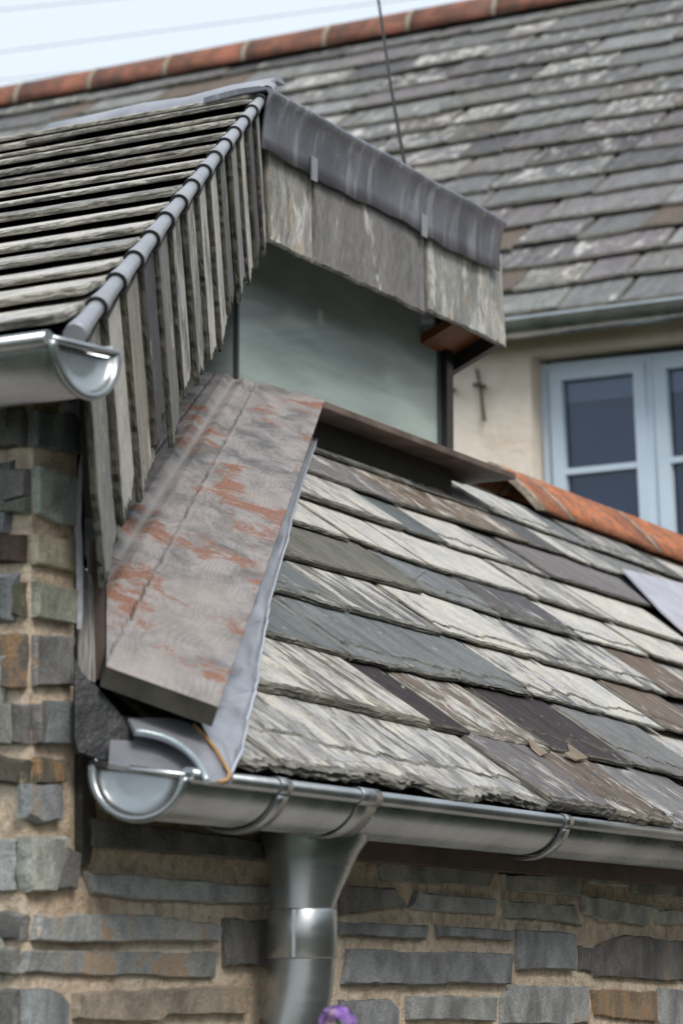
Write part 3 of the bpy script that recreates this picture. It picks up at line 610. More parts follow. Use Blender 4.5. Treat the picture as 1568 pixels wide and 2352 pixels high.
# ------------------------------------------------------------------ the wing's roof: courses seen edge-on, verge slates, lead rolls
wr = MB(); dwr = MB()
RNL = D.cross(EL); RNL = RNL if RNL.z > 0 else -RNL; RNL.normalize()
PL = EL.cross(RNL); PL = PL if PL.z > 0 else -PL; PL.normalize()             # straight up the wing roof
ratio = D.dot(PL)
pal_w = ['w', 'lg', 'c', 'g', 'c', 'w', 'lg', 'c', 'pg']
i0 = -1
for i in range(i0, 14):
    P = NP + D * (GA * (i + .0)) + RNL * .006
    t = -.006 + .016; first = True
    while t < 1.9:
        W = rng.uniform(.32, .75); T = rng.uniform(.0065, .0125)
        tn = rng.choice(pal_w); g_ = .0015
        hh = .0128 + rng.uniform(-.002, .003)
        O = P + EL * (t + W - g_) + RNL * hh
        ax = (-EL + RNL * rng.uniform(-.006, .006)).normalized(); ay = (PL - RNL * .112).normalized(); az = ax.cross(ay).normalized()
        Wd = W - 2 * g_; s_len = min(.30, (14.2 - i) * GA * ratio)
        kx = D.dot(-EL) / D.dot(PL)                       # mitre along the verge
        a = [(0, 0), (Wd - (.012 if first else 0), 0), (Wd + (.012 * kx if first else 0), .012 if first else .004), (Wd + (kx * s_len if first else 0), s_len), (0, s_len)]
        plate(wr, O, ax, ay, az, a, T, [1.2, .6, .3, 0, .2], TT(tn), (rng.uniform(.45, .98), rng.uniform(.05, .5), rng.uniform(.1, .7)), seg=.010, steps=4, ins=.0025)
        t += W; first = False
O = NP + D * GA * (i0 + .1) - RNL * .03
dwr.box(O + EL * .035, D * GA * 15.2, EL * 2.0, RNL * .03); wroof = dwr.build('wing_roof', M['deck'], wing)
wr.build('slate_covering', SL, wroof)
# verge: backing board and hung slates square to the slope
vb = MB(); vb.box(NP + D * GA * (i0 + .6) - VN * .018, D * GA * 14.6, VN * .012, PD * .215); verge = vb.build('verge_board', M['deck'], wing)
vs = MB(); PDs = (PD + VN * .035).normalized()
vt = ['w', 'lg', 'g', 'c', 'dg', 'w', 'g', 'w', 'lg', 'g', 'g', 'w', 'c', 'dg', 'g', 'lg', 'g']
for i in range(i0, 15):
    T = rng.uniform(.006, .009); hgt = .247 + rng.uniform(-.012, .014) + (.03 if i < 0 else 0)
    Wd = GA + .05 if i < 14 else .07
    s0 = GA * (i + .12)
    ax = (D - VN * (.0085 / GA)).normalized()
    O = NP + D * s0 + PD * (hgt + .0) + VN * (-.004 + .035 * hgt)
    ay = -PDs; az = VN
    ax = (ax).normalized(); az = ax.cross(ay); az = az if az.dot(VN) > 0 else -az; az.normalize()
    poly = [(0, rng.uniform(-.012, .004)), (Wd, rng.uniform(.0, .02)), (Wd, hgt - .012), (0, hgt - .012)]
    if ax.cross(ay).dot(az) < 0: print('flip')
    plate(vs, O, ax, ay, az, poly, T, [2.6, .1, 0, 1.2], tuple(x * (.72, 1.0, .88, .8, 1.05)[i % 5] for x in TT(vt[(i + 2) % len(vt)])), (rng.uniform(.3, .95), rng.uniform(.1, .7), rng.uniform(.3, 1.0)), seg=.008, steps=3, ins=.0015, under=.0005)
vs.build('verge_slate_covering', [M['slate'], M['slate_edge_dark']], verge)
for i in range(i0, 15):
    rl = MB(); a0 = NP + D * GA * i - D * .012 + RNL * .007 - VN * .001; L = GA + .016
    n = 7; pts = [a0 + D * (L * j / (n - 1)) for j in range(n)]
    tube(rl, pts, .015, 16, rads=[.0122, .0124, .0108, .0100, .0095, .0092, .0090])
    rl.build('lead_roll', M['lead_roll'], wroof)
    if i == i0: continue
    rk = MB(); tube(rk, [a0 - D * .0035, a0 + D * .001], .0132, 16); rk.build('roll_joint', M['frame_black'], wroof)
# pale lead cap along the top of the wing roof
lc = MB(); TOPP = AP + D * .03
prof = [(-.05, -.010), (-.045, -.001), (-.02, .007), (.0, .010), (.02, .006), (.028, -.006), (.024, -.010), (0, .004), (-.03, -.004)]
sweep(lc, prof, TOPP - D * .008 - EL * .012 + RNL * .012, PL, RNL, EL, [0, .1, .2, .3, .42, .52], wob=lambda t, a, b: RNL * (-.010 * min(1, t * 1.4) + .003 * math.sin(t * 23)))
lc.build('lead_ridge', M['lead'], wroof)
# cheek wall under the verge, tucked behind the slates
ck = MB(); p0 = NP - D * GA * .3 - VN * .05; p1 = AP - VN * .05
ckv = [V((p0.x, p0.y, RO.z - .1)), V((p1.x, p1.y, C.z - .35)), p1 + PD * .1, p0 + PD * .1]
ia = [ck.vert(p) for p in ckv]; ib = [ck.vert(p - VN * .03) for p in ckv]; ck.face(ia); ck.face(ib[::-1])
for i in range(4): j = (i + 1) % 4; ck.face((ia[j], ia[i], ib[i], ib[j]))
# (the cheek stops at the board: see window below)
ck_obj = None

# strips between the pier and the board
def pxpoly(mb, pts, P0, n, th, m=0):
    """flat plate of given thickness: outline in a plane (P0, n)"""
    P = [hit(x, y, P0, n) for x, y in pts]
    a = [mb.vert(p) for p in P]; b = [mb.vert(p - n * th) for p in P]; k = len(P)
    uv = [((p - P[0]).dot(n.cross(Z) if abs(n.z) < .9 else U), (p - P[0]).dot(Z)) for p in P]
    mb.face(a, uv, m); mb.face(b[::-1], uv[::-1], m)
    for i in range(k): j = (i + 1) % k; mb.face((a[j], a[i], b[i], b[j]), None, m)
FN = V((.30, -.954, 0)).normalized()          # plates that close the corner, facing the camera and the wall line
CP0 = hit(205, 1400, K + U * (TP + .004) + N * .0, FN) if False else atY(205, 1400, 3.06)
st = MB(); pxpoly(st, [(186, 1290), (214, 1330), (219, 1568), (180, 1555), (178, 1400)], CP0, FN, .012); 
st.build('weathered_strip', simple('silvered_timber', (.13, .125, .12), (.36, .34, .31), 5, .85, mp=(60, 60, 3), bscale=3), wing)
st = MB(); pxpoly(st, [(214, 1240), (241, 1240), (241, 1556), (214, 1562)], CP0 + FN * -.012, FN, .03); st.build('corner_post', M['dark_wood'], wing)
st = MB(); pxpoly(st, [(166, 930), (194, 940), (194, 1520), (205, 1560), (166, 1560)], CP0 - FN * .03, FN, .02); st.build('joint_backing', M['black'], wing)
st = MB()
edge = [(192, 955, 12), (190, 1010, 11), (192, 1045, 8), (185, 1075, 8), (184, 1110, 10), (180, 1150, 15), (178, 1200, 16), (182, 1260, 15), (183, 1330, 15), (184, 1400, 13), (182, 1445, 10)]
for a, b in zip(edge[:-1], edge[1:]):
    pass
L_ = [(x - w_ / 2, y) for x, y, w_ in edge]; R_ = [(x + w_ / 2, y) for x, y, w_ in edge]
pxpoly(st, L_ + R_[::-1], CP0 + FN * .02, FN, .003)
pxpoly(st, [(100, 927), (120, 921), (190, 925), (198, 965), (188, 968), (170, 950)], CP0 + FN * .025, FN, .003)
st.build('lead_upstand', M['lead'], wing)

# ------------------------------------------------------------------ lead valley, tray, flashing and black flap at the foot of the board
vf = MB()
outer = [(731, 985), (714, 1040), (691, 1115), (663, 1205), (648, 1262), (633, 1325), (611, 1400), (599, 1450), (597, 1505), (583, 1570), (572, 1610), (569, 1650), (556, 1690), (541, 1745), (521, 1795)]
rows = []
for i, (x, y) in enumerate(outer):
    P = rhit(x, y, .034); row = []
    for j in range(9):
        f = j / 8; Q = P - N.lerp(V((VN.x, VN.y, 0)), .5).normalized() * (.16 * f)
        Q = rhit(x, y, .034); t, s = rts(Q); hgt = .040 + .0 * f + rng.uniform(-.002, .002)
        wf = .13 if i < 12 else (.10, .055, .008)[i - 12]; row.append(rpt(t - wf * f, s - .01 * f, hgt + .006 * math.sin(i * 2.1 + j * .8) * (1 - f * .5)))
    rows.append(row)
fine = []
for a, b in zip(rows[:-1], rows[1:]):
    for k in range(5):
        f = k / 5; fine.append([p.lerp(q_, f) + RN * (.0016 * math.sin((len(fine)) * 1.3 + j * .5 + 2 * math.sin(len(fine) * .37)) * (1 - j / 9)) for j, (p, q_) in enumerate(zip(a, b))])
fine.append(rows[-1])
gi = [[vf.vert(p) for p in r] for r in fine]; gj = [[vf.vert(p - RN * .003) for p in r] for r in fine]
for a in range(len(fine) - 1):
    for b in range(8):
        vf.face((gi[a][b], gi[a][b + 1], gi[a + 1][b + 1], gi[a + 1][b]), None, 0, True); vf.face((gj[a][b], gj[a + 1][b], gj[a + 1][b + 1], gj[a][b + 1]), None, 0, True)
    vf.face((gi[a][0], gi[a + 1][0], gj[a + 1][0], gj[a][0]))
vf.build('lead_flashing', M['lead'], ext)
# pale rounded edge where the flashing is dressed down
tb = MB(); tube(tb, [r[0] for r in fine], .0022, 8); tb.build('flashing_hem', simple('bright_lead', (.5, .55, .62), (.6, .64, .70), 30, .35, metal=.4), ext)
TN = (RN * .75 - U * .35 + Z * .2).normalized()
TP0 = rhit(450, 1740, .03)
def bez(a, c, b, n=8): return [((1 - t) ** 2 * a[0] + 2 * t * (1 - t) * c[0] + t * t * b[0], (1 - t) ** 2 * a[1] + 2 * t * (1 - t) * c[1] + t * t * b[1]) for t in [i / n for i in range(n + 1)]]
arch_out = [(296, 1648)] + bez((300, 1650), (420, 1640), (450, 1672)) + [(526, 1776)]
arch_in = bez((475, 1795), (440, 1690), (310, 1680), 12)
tr = MB(); pxpoly(tr, arch_out + [(522, 1790), (512, 1797)] + arch_in, TP0, TN, .006)
tr.build('lead_tray_rim', M['lead'], ext, bevel=.003)
tr = MB(); pxpoly(tr, [(255, 1640), (470, 1670), (500, 1790), (478, 1799), (420, 1786), (335, 1768), (250, 1755)], TP0 - TN * .02, TN, .006); tr.build('lead_tray', M['lead'], ext)
tr = MB(); tube(tr, [hit(x, y, TP0 + TN * .003, TN) for x, y in arch_in], .0035, 8); tr.build('tray_bead', simple('lead_bead_blue', (.36, .42, .46), (.46, .52, .56), 30, .35, metal=.4), ext)
rs = MB(); tube(rs, [hit(x, y, TP0 + TN * .004, TN) for x, y in [(446, 1664), (470, 1690), (495, 1722), (515, 1755), (527, 1776), (522, 1792), (500, 1797)]], .0018, 8); rs.build('rust_stain', simple('rust_run', (.34, .17, .05), (.48, .28, .11), 40, .8), ext)
fl = MB(); FN2 = V((.42, -.9, .12)).normalized()
flp = [(172, 1508), (186, 1540), (205, 1562), (222, 1576)] + bez((222, 1576), (285, 1640), (306, 1690), 6) + [(315, 1730), (321, 1766), (300, 1764), (250, 1752), (180, 1728), (172, 1700)]
pxpoly(fl, flp, atY(240, 1660, 3.02), FN2, .005); fl.build('black_flap', M['rubber'], ext, bevel=.001)
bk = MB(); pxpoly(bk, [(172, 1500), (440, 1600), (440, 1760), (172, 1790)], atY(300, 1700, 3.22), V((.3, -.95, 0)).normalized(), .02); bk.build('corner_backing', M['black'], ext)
bk = MB(); bk.box(K0 + U * (TP + .5) + Z * (zt - .05) + N * .0, U * tE, N * .035, Z * .055); bk.build('eaves_board', M['dark_wood'], ext)

# lead apron of the rooflight on the right
la = MB(); pxpoly(la, [(1428, 1306), (1568, 1340), (1800, 1400), (1800, 1620), (1568, 1448), (1519, 1404)], rpt(0, 0, .042), RN, .004); la.build('lead_apron', simple('pale_grey_lead', (.38, .38, .44), (.47, .47, .53), 12, .6, metal=.1), ext)

# ------------------------------------------------------------------ corner window: glass, post, sills, fascia
win = thing('corner_window', 'glazed corner dormer with oak sill board and slate-hung lead-capped fascia', 'dormer window')
GN = N
HB_ = 2.0
# sill board (thing > part): cross section swept along the verge direction
SP0 = C + N * .11                              # outer plane of both sills
BR1 = hit(745, 920, SP0, GN); BR0 = atY(500, 1628, 3.0)
DB = (BR1 - BR0).normalized(); BL0 = atY(238, 1533, 3.09)
LB = (BR1 - BR0).length; print('board az', math.degrees(math.atan2(DB.x, DB.y)), 'el', math.degrees(math.asin(DB.z)), 'roof h at board', (BR1 - RO).dot(RN), (BR0 - RO).dot(RN))
# section at far end: C, at x=437; near end: extrapolate
CRS = 24
def lerp_pt(P0, P1, f): return P0.lerp(P1, f)
farR = BR1; farC = C.copy(); farL = atY(437, 892, 5.55); farLL = atY(330, 925, 5.62)
nearR = BR0
# near centre: groove passes (240,1345) on the board plane, so extrapolate along its image line at depth 3.1
nearC = atY(*[(545 + (240 - 545) * 1.39), (865 + (1345 - 865) * 1.39)], 3.13)
bn = (farC - farR).cross(BR0 - BR1).normalized(); bn = bn if bn.z > 0 else -bn
def bhit(x, y): return hit(x, y, farR, bn)
print('bn', bn, 'C off plane', (farC - farR).dot(bn), 'BL0 check', bhit(238, 1533), 'groove near', bhit(240, 1345))
ob = MB()
# board laid out in its own plane: u across (to the right), v along
bu = DB.cross(bn).normalized(); bu = bu if bu.x > 0 else -bu
def b2(P): d = P - farR; return d.dot(bu), d.dot(DB)
def bp(u_, v_, h=0): return farR + bu * u_ + DB * v_ + bn * h
cu, cv = b2(C); c1u, c1v = b2(bhit(588, 880)); c2u, c2v = b2(bhit(260, 1488)); g2 = b2(bhit(240, 1345)); nl = b2(bhit(238, 1533)); nr = b2(bhit(500, 1628))
print('board 2d: C', (cu, cv), 'crack far', (c1u, c1v), 'crack near', (c2u, c2v), 'groove near', g2, 'near left', nl, 'near right', nr)
uL = cu - .16
def endv(u_): return nr[1] + (nl[1] - nr[1]) * (u_ / (nl[0] - nr[0] if nl[0] != nr[0] else 1) if True else 0)
def farv(u_): return cv * (u_ / cu) if u_ > cu else cv
def bh(u_, v_):
    """relief of the board: shallow channel with arrises either side of it, and a fall to the left beyond it"""
    gu = cu + (g2[0] - cu) * ((cv - v_) / (cv - g2[1])); x = u_ - gu; h = 0
    h -= .0045 * math.exp(-(x / .010) ** 2); h += .002 * math.exp(-((abs(x) - .02) / .006) ** 2)
    if x < -.012: h -= (-x - .012) * .30
    cr = c1u + (c2u - c1u) * ((c1v - v_) / (c1v - c2v)); y = u_ - cr
    h -= .006 * math.exp(-((y - .0) / .0022) ** 2) * (.5 + .5 * math.sin(v_ * 41 + 2 * math.sin(v_ * 90)) ** 2) + (.0025 if y < 0 else 0) 
    y2 = u_ - (gu - (cr - gu) * 1.15); h -= .005 * math.exp(-(y2 / .0022) ** 2)
    return h
NV = 110; NC = 190; us = list(range(NC + 1))
eA, eB = b2(bhit(240, 1285)), b2(bhit(240, 1535))
def ulim(v_):
    if v_ > eA[1]: return uL
    return min(-.05, max(uL, eA[0] + (eB[0] - eA[0]) * (v_ - eA[1]) / (eB[1] - eA[1])))
def relief(u_, v_):
    gu = cu + (g2[0] - cu) * ((cv - v_) / (cv - g2[1])); cr = c1u + (c2u - c1u) * ((c1v - v_) / (c1v - c2v)); x = u_ - gu
    y = u_ - cr + .0012 * math.sin(v_ * 60) + .0008 * math.sin(v_ * 171); y2 = u_ - (gu - (cr - gu) * 1.15) + .001 * math.sin(v_ * 80)
    h = -.0055 * math.exp(-((x + .004) / .008) ** 2) + .0022 * math.exp(-((abs(x + .004) - .017) / .005) ** 2)
    if x < -.012: h -= (-x - .012) * .22
    amp = .35 + .65 * max(0, math.sin(v_ * 9 + 1.3 * math.sin(v_ * 31))) ** .6
    k1 = math.exp(-(y / .0016) ** 2) * amp; k2 = math.exp(-(y2 / .0018) ** 2) * .8
    h -= .004 * (k1 + k2) - (.0022 if -.03 < y < 0 else 0) * 0 - (.0018 if y > 0 else 0)
    gl_ = .75 * math.exp(-((x + .004) / .006) ** 2) + .35 * math.exp(-((y - .004) / .003) ** 2)
    return h, min(1, k1 + k2) * .85, gl_
grid = []
for i in range(NV + 1):
    row = []
    for j in range(NC + 1):
        vq = nr[1] + (cv - nr[1]) * i / NV; u0 = ulim(vq); u_ = u0 * (1 - j / NC)
        v0, v1 = endv(u_), farv(u_); v_ = v0 + (v1 - v0) * i / NV; h, kr_, kg_ = relief(u_, v_)
        row.append((u_, v_, ob.vert(bp(u_, v_, h), (.3, .3, .3), (kr_, kg_, 0))))
    grid.append(row)
for i in range(NV):
    for j in range(len(us) - 1):
        a, b, c, d = grid[i][j], grid[i][j + 1], grid[i + 1][j + 1], grid[i + 1][j]
        ob.face([x[2] for x in (a, b, c, d)], [(x[0], x[1]) for x in (a, b, c, d)], 0, True)
TH = .021
low = [[ob.vert(bp(u_, v_, -TH)) for u_, v_, _ in (row[0], row[-1])] for row in grid]
for i in range(NV):
    ob.face((grid[i][-1][2], low[i][1], low[i + 1][1], grid[i + 1][-1][2]), None, 2); ob.face((low[i][0], low[i + 1][0], low[i + 1][1], low[i][1]), None, 1)
lowf = [ob.vert(bp(u_, v_, -TH)) for u_, v_, _ in grid[0]]
for j in range(len(us) - 1): ob.face((grid[0][j][2], lowf[j], lowf[j + 1], grid[0][j + 1][2]), None, 1)
ob.face([grid[i][0][2] for i in range(NV + 1)] + [low[NV][0], low[0][0]], None, 1)
tag(ob.build('sill_board', [M['oak'], M['oak_dark'], M['oak_edge']], win), 'broad weathered grey oak board with orange patches')
# straight sill under the long glass
sb = MB(); s0 = hit(745, 920, SP0, GN); s1 = hit(1185, 1078, SP0, GN); s1 = s0 + U * (s1 - s0).dot(U)
sb.box(s0 - N * .125 - Z * .014, U * (s1 - s0).length, N * .125, Z * .014); sb.build('long_sill', M['sill_wood'], win, bevel=.002)
sb = MB(); sb.box(s0 - N * .085 - Z * .22 - U * .22, U * ((s1 - s0).length + .04), N * .02, Z * .206); sb.build('sill_riser', M['black'], win)  # riser coloured black to paint in the deep shadow under the sill
# glass
def quad_glass(name, P, n, th=.008):
    m_ = MB(); a = [m_.vert(p) for p in P]; b = [m_.vert(p - n * th) for p in P]; m_.face(a); m_.face(b[::-1])
    for i in range(len(P)): j = (i + 1) % len(P); m_.face((a[j], a[i], b[i], b[j]))
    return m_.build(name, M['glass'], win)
gt = (hit(1003, 900, C, GN) - C).dot(U); gp1 = (hit(1018, 900, C, GN) - C).dot(U)
HT = .40
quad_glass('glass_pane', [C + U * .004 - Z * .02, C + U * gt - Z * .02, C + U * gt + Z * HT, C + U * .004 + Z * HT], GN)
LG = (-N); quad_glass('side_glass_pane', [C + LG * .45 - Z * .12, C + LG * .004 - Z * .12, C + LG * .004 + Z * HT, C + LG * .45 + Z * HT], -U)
j_ = MB(); j_.box(C - Z * .02 - N * .004 - U * .004, U * .007, N * .006, Z * (HT + .02)); j_.build('corner_seal', M['frame_grey'], win)
p_ = MB(); p_.box(C + U * gt - Z * .02 - N * .05, U * (gp1 - gt) * .55, N * .052, Z * HT); p_.build('grey_post', M['frame_grey'], win)
p_ = MB(); p_.box(C + U * (gt + (gp1 - gt) * .55) - Z * .02 - N * .07, U * ((gp1 - gt) * .6 + .012), N * .085, Z * HT); p_.build('black_post', M['frame_black'], win)
b_ = MB(); b_.box(C - N * .14 + U * .03 - Z * .05, U * (gt - .03), N * .01, Z * (HT + .05)); b_.build('inner_blind', M['blind'], win)  # added panel behind the glass, carries the painted reflection streaks
b_ = MB(); b_.box(C - N * .45 + U * .10 - Z * .12, U * .01, N * .32, Z * (HT + .1)); b_.build('side_blind', M['blind'], win)
# fascia: plane outside the glass
FO = C + N * .11
fe = hit(1151, 797, FO, GN); f0 = hit(603, 352, FO, GN)
fs = MB(); FR = [
 ([(600, 366), (705, 408), (709, 606), (610, 556)], (.31, .305, .285), (.5, .12, .9)),
 ([(712, 402), (963, 525), (966, 722), (712, 605)], (.21, .205, .20), (.42, .35, .3)),
 ([(966, 528), (1143, 615), (1153, 800), (972, 716)], (.32, .325, .305), (.55, .15, .8))]
side = U
for n_, (px, tn, kk) in enumerate(FR):
    fm = MB(); P = [hit(x, y, FO + N * .004 * (n_ % 2), N) for x, y in px]; P = [P[3], P[2], P[1], P[0]]; o = P[0]
    poly = [((p - o).dot(U), (p - o).dot(Z)) for p in P]
    poly[2] = (poly[2][0], poly[2][1] + .03); poly[3] = (poly[3][0], poly[3][1] + .03)
    plate(fm, o, U, Z, N, poly, .010, [.55, .2, 0, .2], tn, kk, seg=.009, steps=3, uvs=.42)
    lb = ['pale fascia slate with orange flecks', 'dark stained wide fascia slate', 'pale green fascia slate with a buff corner'][n_]
    tag(fm.build('fascia_slate', SLM, win), lb)
# core board behind the slates, soffit and return
ztf = hit(603, 352, FO, N).z; Lf = (fe - f0).dot(U); zb = fe.z
fc = MB(); fc.box(V((f0.x, f0.y, zb + .02)) - N * .035 + U * .005, U * (Lf - .01), N * .03, Z * (ztf - zb + .05)); fc.build('fascia_core', M['deck'], win)
# lead cap, profile in (outward, up)
apz = hit(640, 203, FO + N * .045, N).z; l0 = hit(606, 300, FO, N); rz = apz
BOT = ztf - .006
prof = [(-.10, rz + .0), (-.03, rz + .006), (.015, rz + .005), (.036, rz - .001), (.043, rz - .007), (.043, rz - .013), (.038, rz - .020), (.033, rz - .032), (.029, rz - .048), (.026, rz - .07), (.0245, (BOT + rz) / 2 - .03), (.025, BOT), (.021, BOT), (.0205, (BOT + rz) / 2 - .03), (.022, rz - .07), (.025, rz - .047), (.029, rz - .030), (.034, rz - .012), (.03, rz - .004), (-.03, rz - .004), (-.10, rz - .010)]
prof = [(a + 0, b - 0) for a, b in prof]
lk = MB(); Lc = (hit(1166, 508, FO + N * .045, N) - l0).dot(U)
ob0 = V((l0.x, l0.y, 0)) - U * .045; Lc += .045; ts = [Lc * i / 40 for i in range(41)]
sweep(lk, prof, ob0, N, Z, U, ts, wob=lambda t, a, b: N * (.0011 * math.sin(t * 19 + b * 8) + .0006 * math.sin(t * 53 + b * 25)) + Z * ((.003 * math.sin(t * 13 + 1) + .0018 * math.sin(t * 47)) if b < BOT + .02 else .0012 * math.sin(t * 17)) - U * (.035 * min(1, max(0, (b - BOT) / (rz - BOT))) * 0))
lk.build('lead_cap', M['lead_dark'], win)
for x, y in ((713, 385), (967, 516)):
    c_ = MB(); P = hit(x, y, FO + N * .0275, N); c_.box(P - Z * .022, U * .022, N * .003, Z * .045); c_.build('lead_clip', M['lead'], win)
# roof of the dormer falling away behind, its soffit and end board
DS = (-N * math.cos(R(25)) - Z * math.sin(R(25)))
dr = MB(); dr.box(V((l0.x, l0.y, rz - .02)) - N * .05 + U * .03, U * (Lc - .05), DS * .5, (Z * math.cos(R(25)) - N * math.sin(R(25))) * -.04); dr.build('dormer_roof', M['deck'], win)
so_ = MB(); so_.box(V((fe.x, fe.y, zb + .03)) - N * .016 - U * .16, U * .14, DS * .34, Z * .02); so_.build('soffit', M['orange_wood'], win)
eb = MB(); ed = DS; eb.box(V((fe.x, fe.y, zb + .002)) - N * .004 - U * .018, U * .022, DS * .36, Z * .07); eb.build('end_board', M['frame_black'], win)

# ------------------------------------------------------------------ gutters
def gutter(name, label, P, along, outn, L, r=.058, tilt=R(-8), capside=1, group='galvanised half-round gutters', ts=None, bead=.0085):
    """P: centre of the front bead at the stop end"""
    root = thing(name, label, 'gutter', group); root.location = (0, 0, 0)
    ex = (outn * math.cos(tilt) + Z * math.sin(tilt)); ez = (Z * math.cos(tilt) - outn * math.sin(tilt)) * .87
    O = P - ex * r
    n = 22; out = [(r * math.cos(a), r * math.sin(a)) for a in [R(-180 * i / n) for i in range(n + 1)]]
    inn = [(x * .972, y_ * .972) for x, y_ in out[::-1]]
    out[-1] = (-r, .012); inn[0] = (-r * .972, .012)
    m_ = MB(); sweep(m_, out + inn, O, ex, ez, along, ts or [0, L * .25, L * .5, L * .75, L]); m_.build('trough', M['steel'], root)
    bd = MB(); tube(bd, [O + ex * r + ez * .002 + along * (L * i / 6) for i in range(7)], bead, 18); bd.build('rolled_bead', M['steel'], root)
    cp = MB()                                     # stop end: dished half disc with a rounded rim
    arc = [R(-180 * i / 28) for i in range(29)]; sgn = -1
    rings = []
    for rr, dpt in ((1.0, 0), (1.03, .004), (1.0, .008), (.93, .008), (.88, .003), (.80, -.003), (.5, -.004), (.0, -.004)):
        rings.append([cp.vert(O + ex * (r * rr * math.cos(a)) + ez * (r * rr * math.sin(a) + (0 if rr > .9 else -.004)) - along * dpt) for a in arc])
    for a in range(len(rings) - 1):
        for b in range(28): cp.face((rings[a][b], rings[a][b + 1], rings[a + 1][b + 1], rings[a + 1][b]), None, 0, True)
    tube(cp, [O + ex * x + ez * .001 - along * .003 for x in (-r * 1.02, 0, r * 1.02)], .0045, 10)
    tube(cp, [O + ex * (r * 1.0 * math.cos(a)) + ez * (r * 1.0 * math.sin(a)) - along * .004 for a in arc], .0045, 8)
    cp.build('stop_end', M['steel'], root)
    return root, O, ex, ez
lowg, GO, gx, gz = gutter('gutter', 'long galvanised gutter under the lean-to slates, its round stop end beside the stone pier', G, U, N, 7.4)
def strap(root, O, ex, ez, along, t, w=.024, r=.058, th=.004, bead=.0085):
    m_ = MB(); a1 = [R(-8 - 172 * i / 22) for i in range(23)]
    prof = [((r + .004) * math.cos(a), (r + .004) * math.sin(a)) for a in a1]; prof2 = [((r + .004 + th) * math.cos(a), (r + .004 + th) * math.sin(a)) for a in a1[::-1]]
    sweep(m_, prof + prof2, O + along * t, ex, ez, along, [0, w])
    c = [(r + (bead + .0035) * math.cos(a), .002 + (bead + .0035) * math.sin(a)) for a in [R(215 - 300 * i / 14) for i in range(15)]]
    c2 = [(r + (bead + .0006) * math.cos(a), .002 + (bead + .0006) * math.sin(a)) for a in [R(-85 + 300 * i / 14) for i in range(15)]]
    sweep(m_, c + c2, O + along * t, ex, ez, along, [0, w]); return m_.build('bracket', M['steel'], root)
def tpx(x, y): 
    P = hit(x, y, G, N); return (P - G).dot(U)
for x, y in ((628, 1808), (1283, 1893)): strap(lowg, GO, gx, gz, U, tpx(x, y))
for t in (4.0, 5.3, 6.6): strap(lowg, GO, gx, gz, U, t)
# outlet collar and funnel, downpipe
tO = tpx(816, 1835); tA = tpx(640, 1812)
cl = MB(); a1 = [R(10 - 190 * i / 24) for i in range(25)]
prof = [(  .0605 * math.cos(a), .0605 * math.sin(a)) for a in a1] + [(.0622 * math.cos(a), .0622 * math.sin(a)) for a in a1[::-1]]
sweep(cl, prof, GO + U * (tO), gx, gz, U, [0, .05]); 
tube(cl, [GO + gx * .058 + gz * .002 + U * (tO + .05 * i / 3) for i in range(4)], .0108, 18); cl.build('outlet_clip', M['steel'], lowg)
pc = atY(693, 2150, 3.37); pr = .0395
fn = MB(); rings = []
cen = V((pc.x, pc.y, 0)); secs = [(1930, .063, .058), (1960, .056, .046), (2000, .050, .033), (2045, .0445, .016), (2082, .0405, .004), (2110, .0392, 0)]
zs = lambda y: atY(693, y, 3.37).z
for y, r_, off in [(1885, .066, .068)] + secs:
    rings.append([fn.vert(cen + Z * zs(y) + U * (off * .55 + (r_ + off * .25) * math.cos(a)) + N * (r_ * .92 * math.sin(a))) for a in [2 * math.pi * i / 32 for i in range(32)]])
for a in range(len(rings) - 1):
    for b in range(32): fn.face((rings[a][b], rings[a + 1][b], rings[a + 1][(b + 1) % 32], rings[a][(b + 1) % 32]), None, 0, True)
fn.build('outlet_funnel', M['steel'], lowg)
dp = MB(); P0 = cen + Z * zs(2203)
tube(dp, [cen + Z * zs(2088), cen + Z * zs(2092), cen + Z * zs(2200), cen + Z * zs(2203)], pr + .0018, 32, rads=[pr + .0006, pr + .002, pr + .002, pr + .0004])
path = [cen + Z * zs(2100), cen + Z * zs(2203)]
bd_ = (-N * .30 - U * .12 - Z * .9).normalized(); cur = path[-1].copy(); dr_ = -Z
for i in range(7): f = (i + 1) / 7; dd = (-Z).lerp(bd_, f).normalized(); cur = cur + dd * .014; path.append(cur.copy())
for i in range(3): cur = cur + bd_ * .012; path.append(cur.copy())
for i in range(7): f = (i + 1) / 7; dd = bd_.lerp(-Z, f).normalized(); cur = cur + dd * .013; path.append(cur.copy())
path.append(V((cur.x, cur.y, .05))); tube(dp, path, pr, 32); dpo = dp.build('downpipe', M['steel'], lowg)
se = MB(); sd = (V((-1, -.35, 0))).normalized() * 0 + V((-.28, -.96, 0)).normalized()
se.box(cen + V((-.011, -pr - .002, 0)) + Z * zs(2200), V((.004, 0, 0)), V((0, .004, 0)), Z * (zs(2092) - zs(2200))); se.build('seam', M['steel'], dpo)

GP2 = atY(112, 780, 2.79)
upg, _, _, _ = gutter('gutter', 'short blurred galvanised gutter with rounded stop end under the wing roof, left edge', GP2 + EL * .0, EL, EN, 2.2, tilt=R(-3))

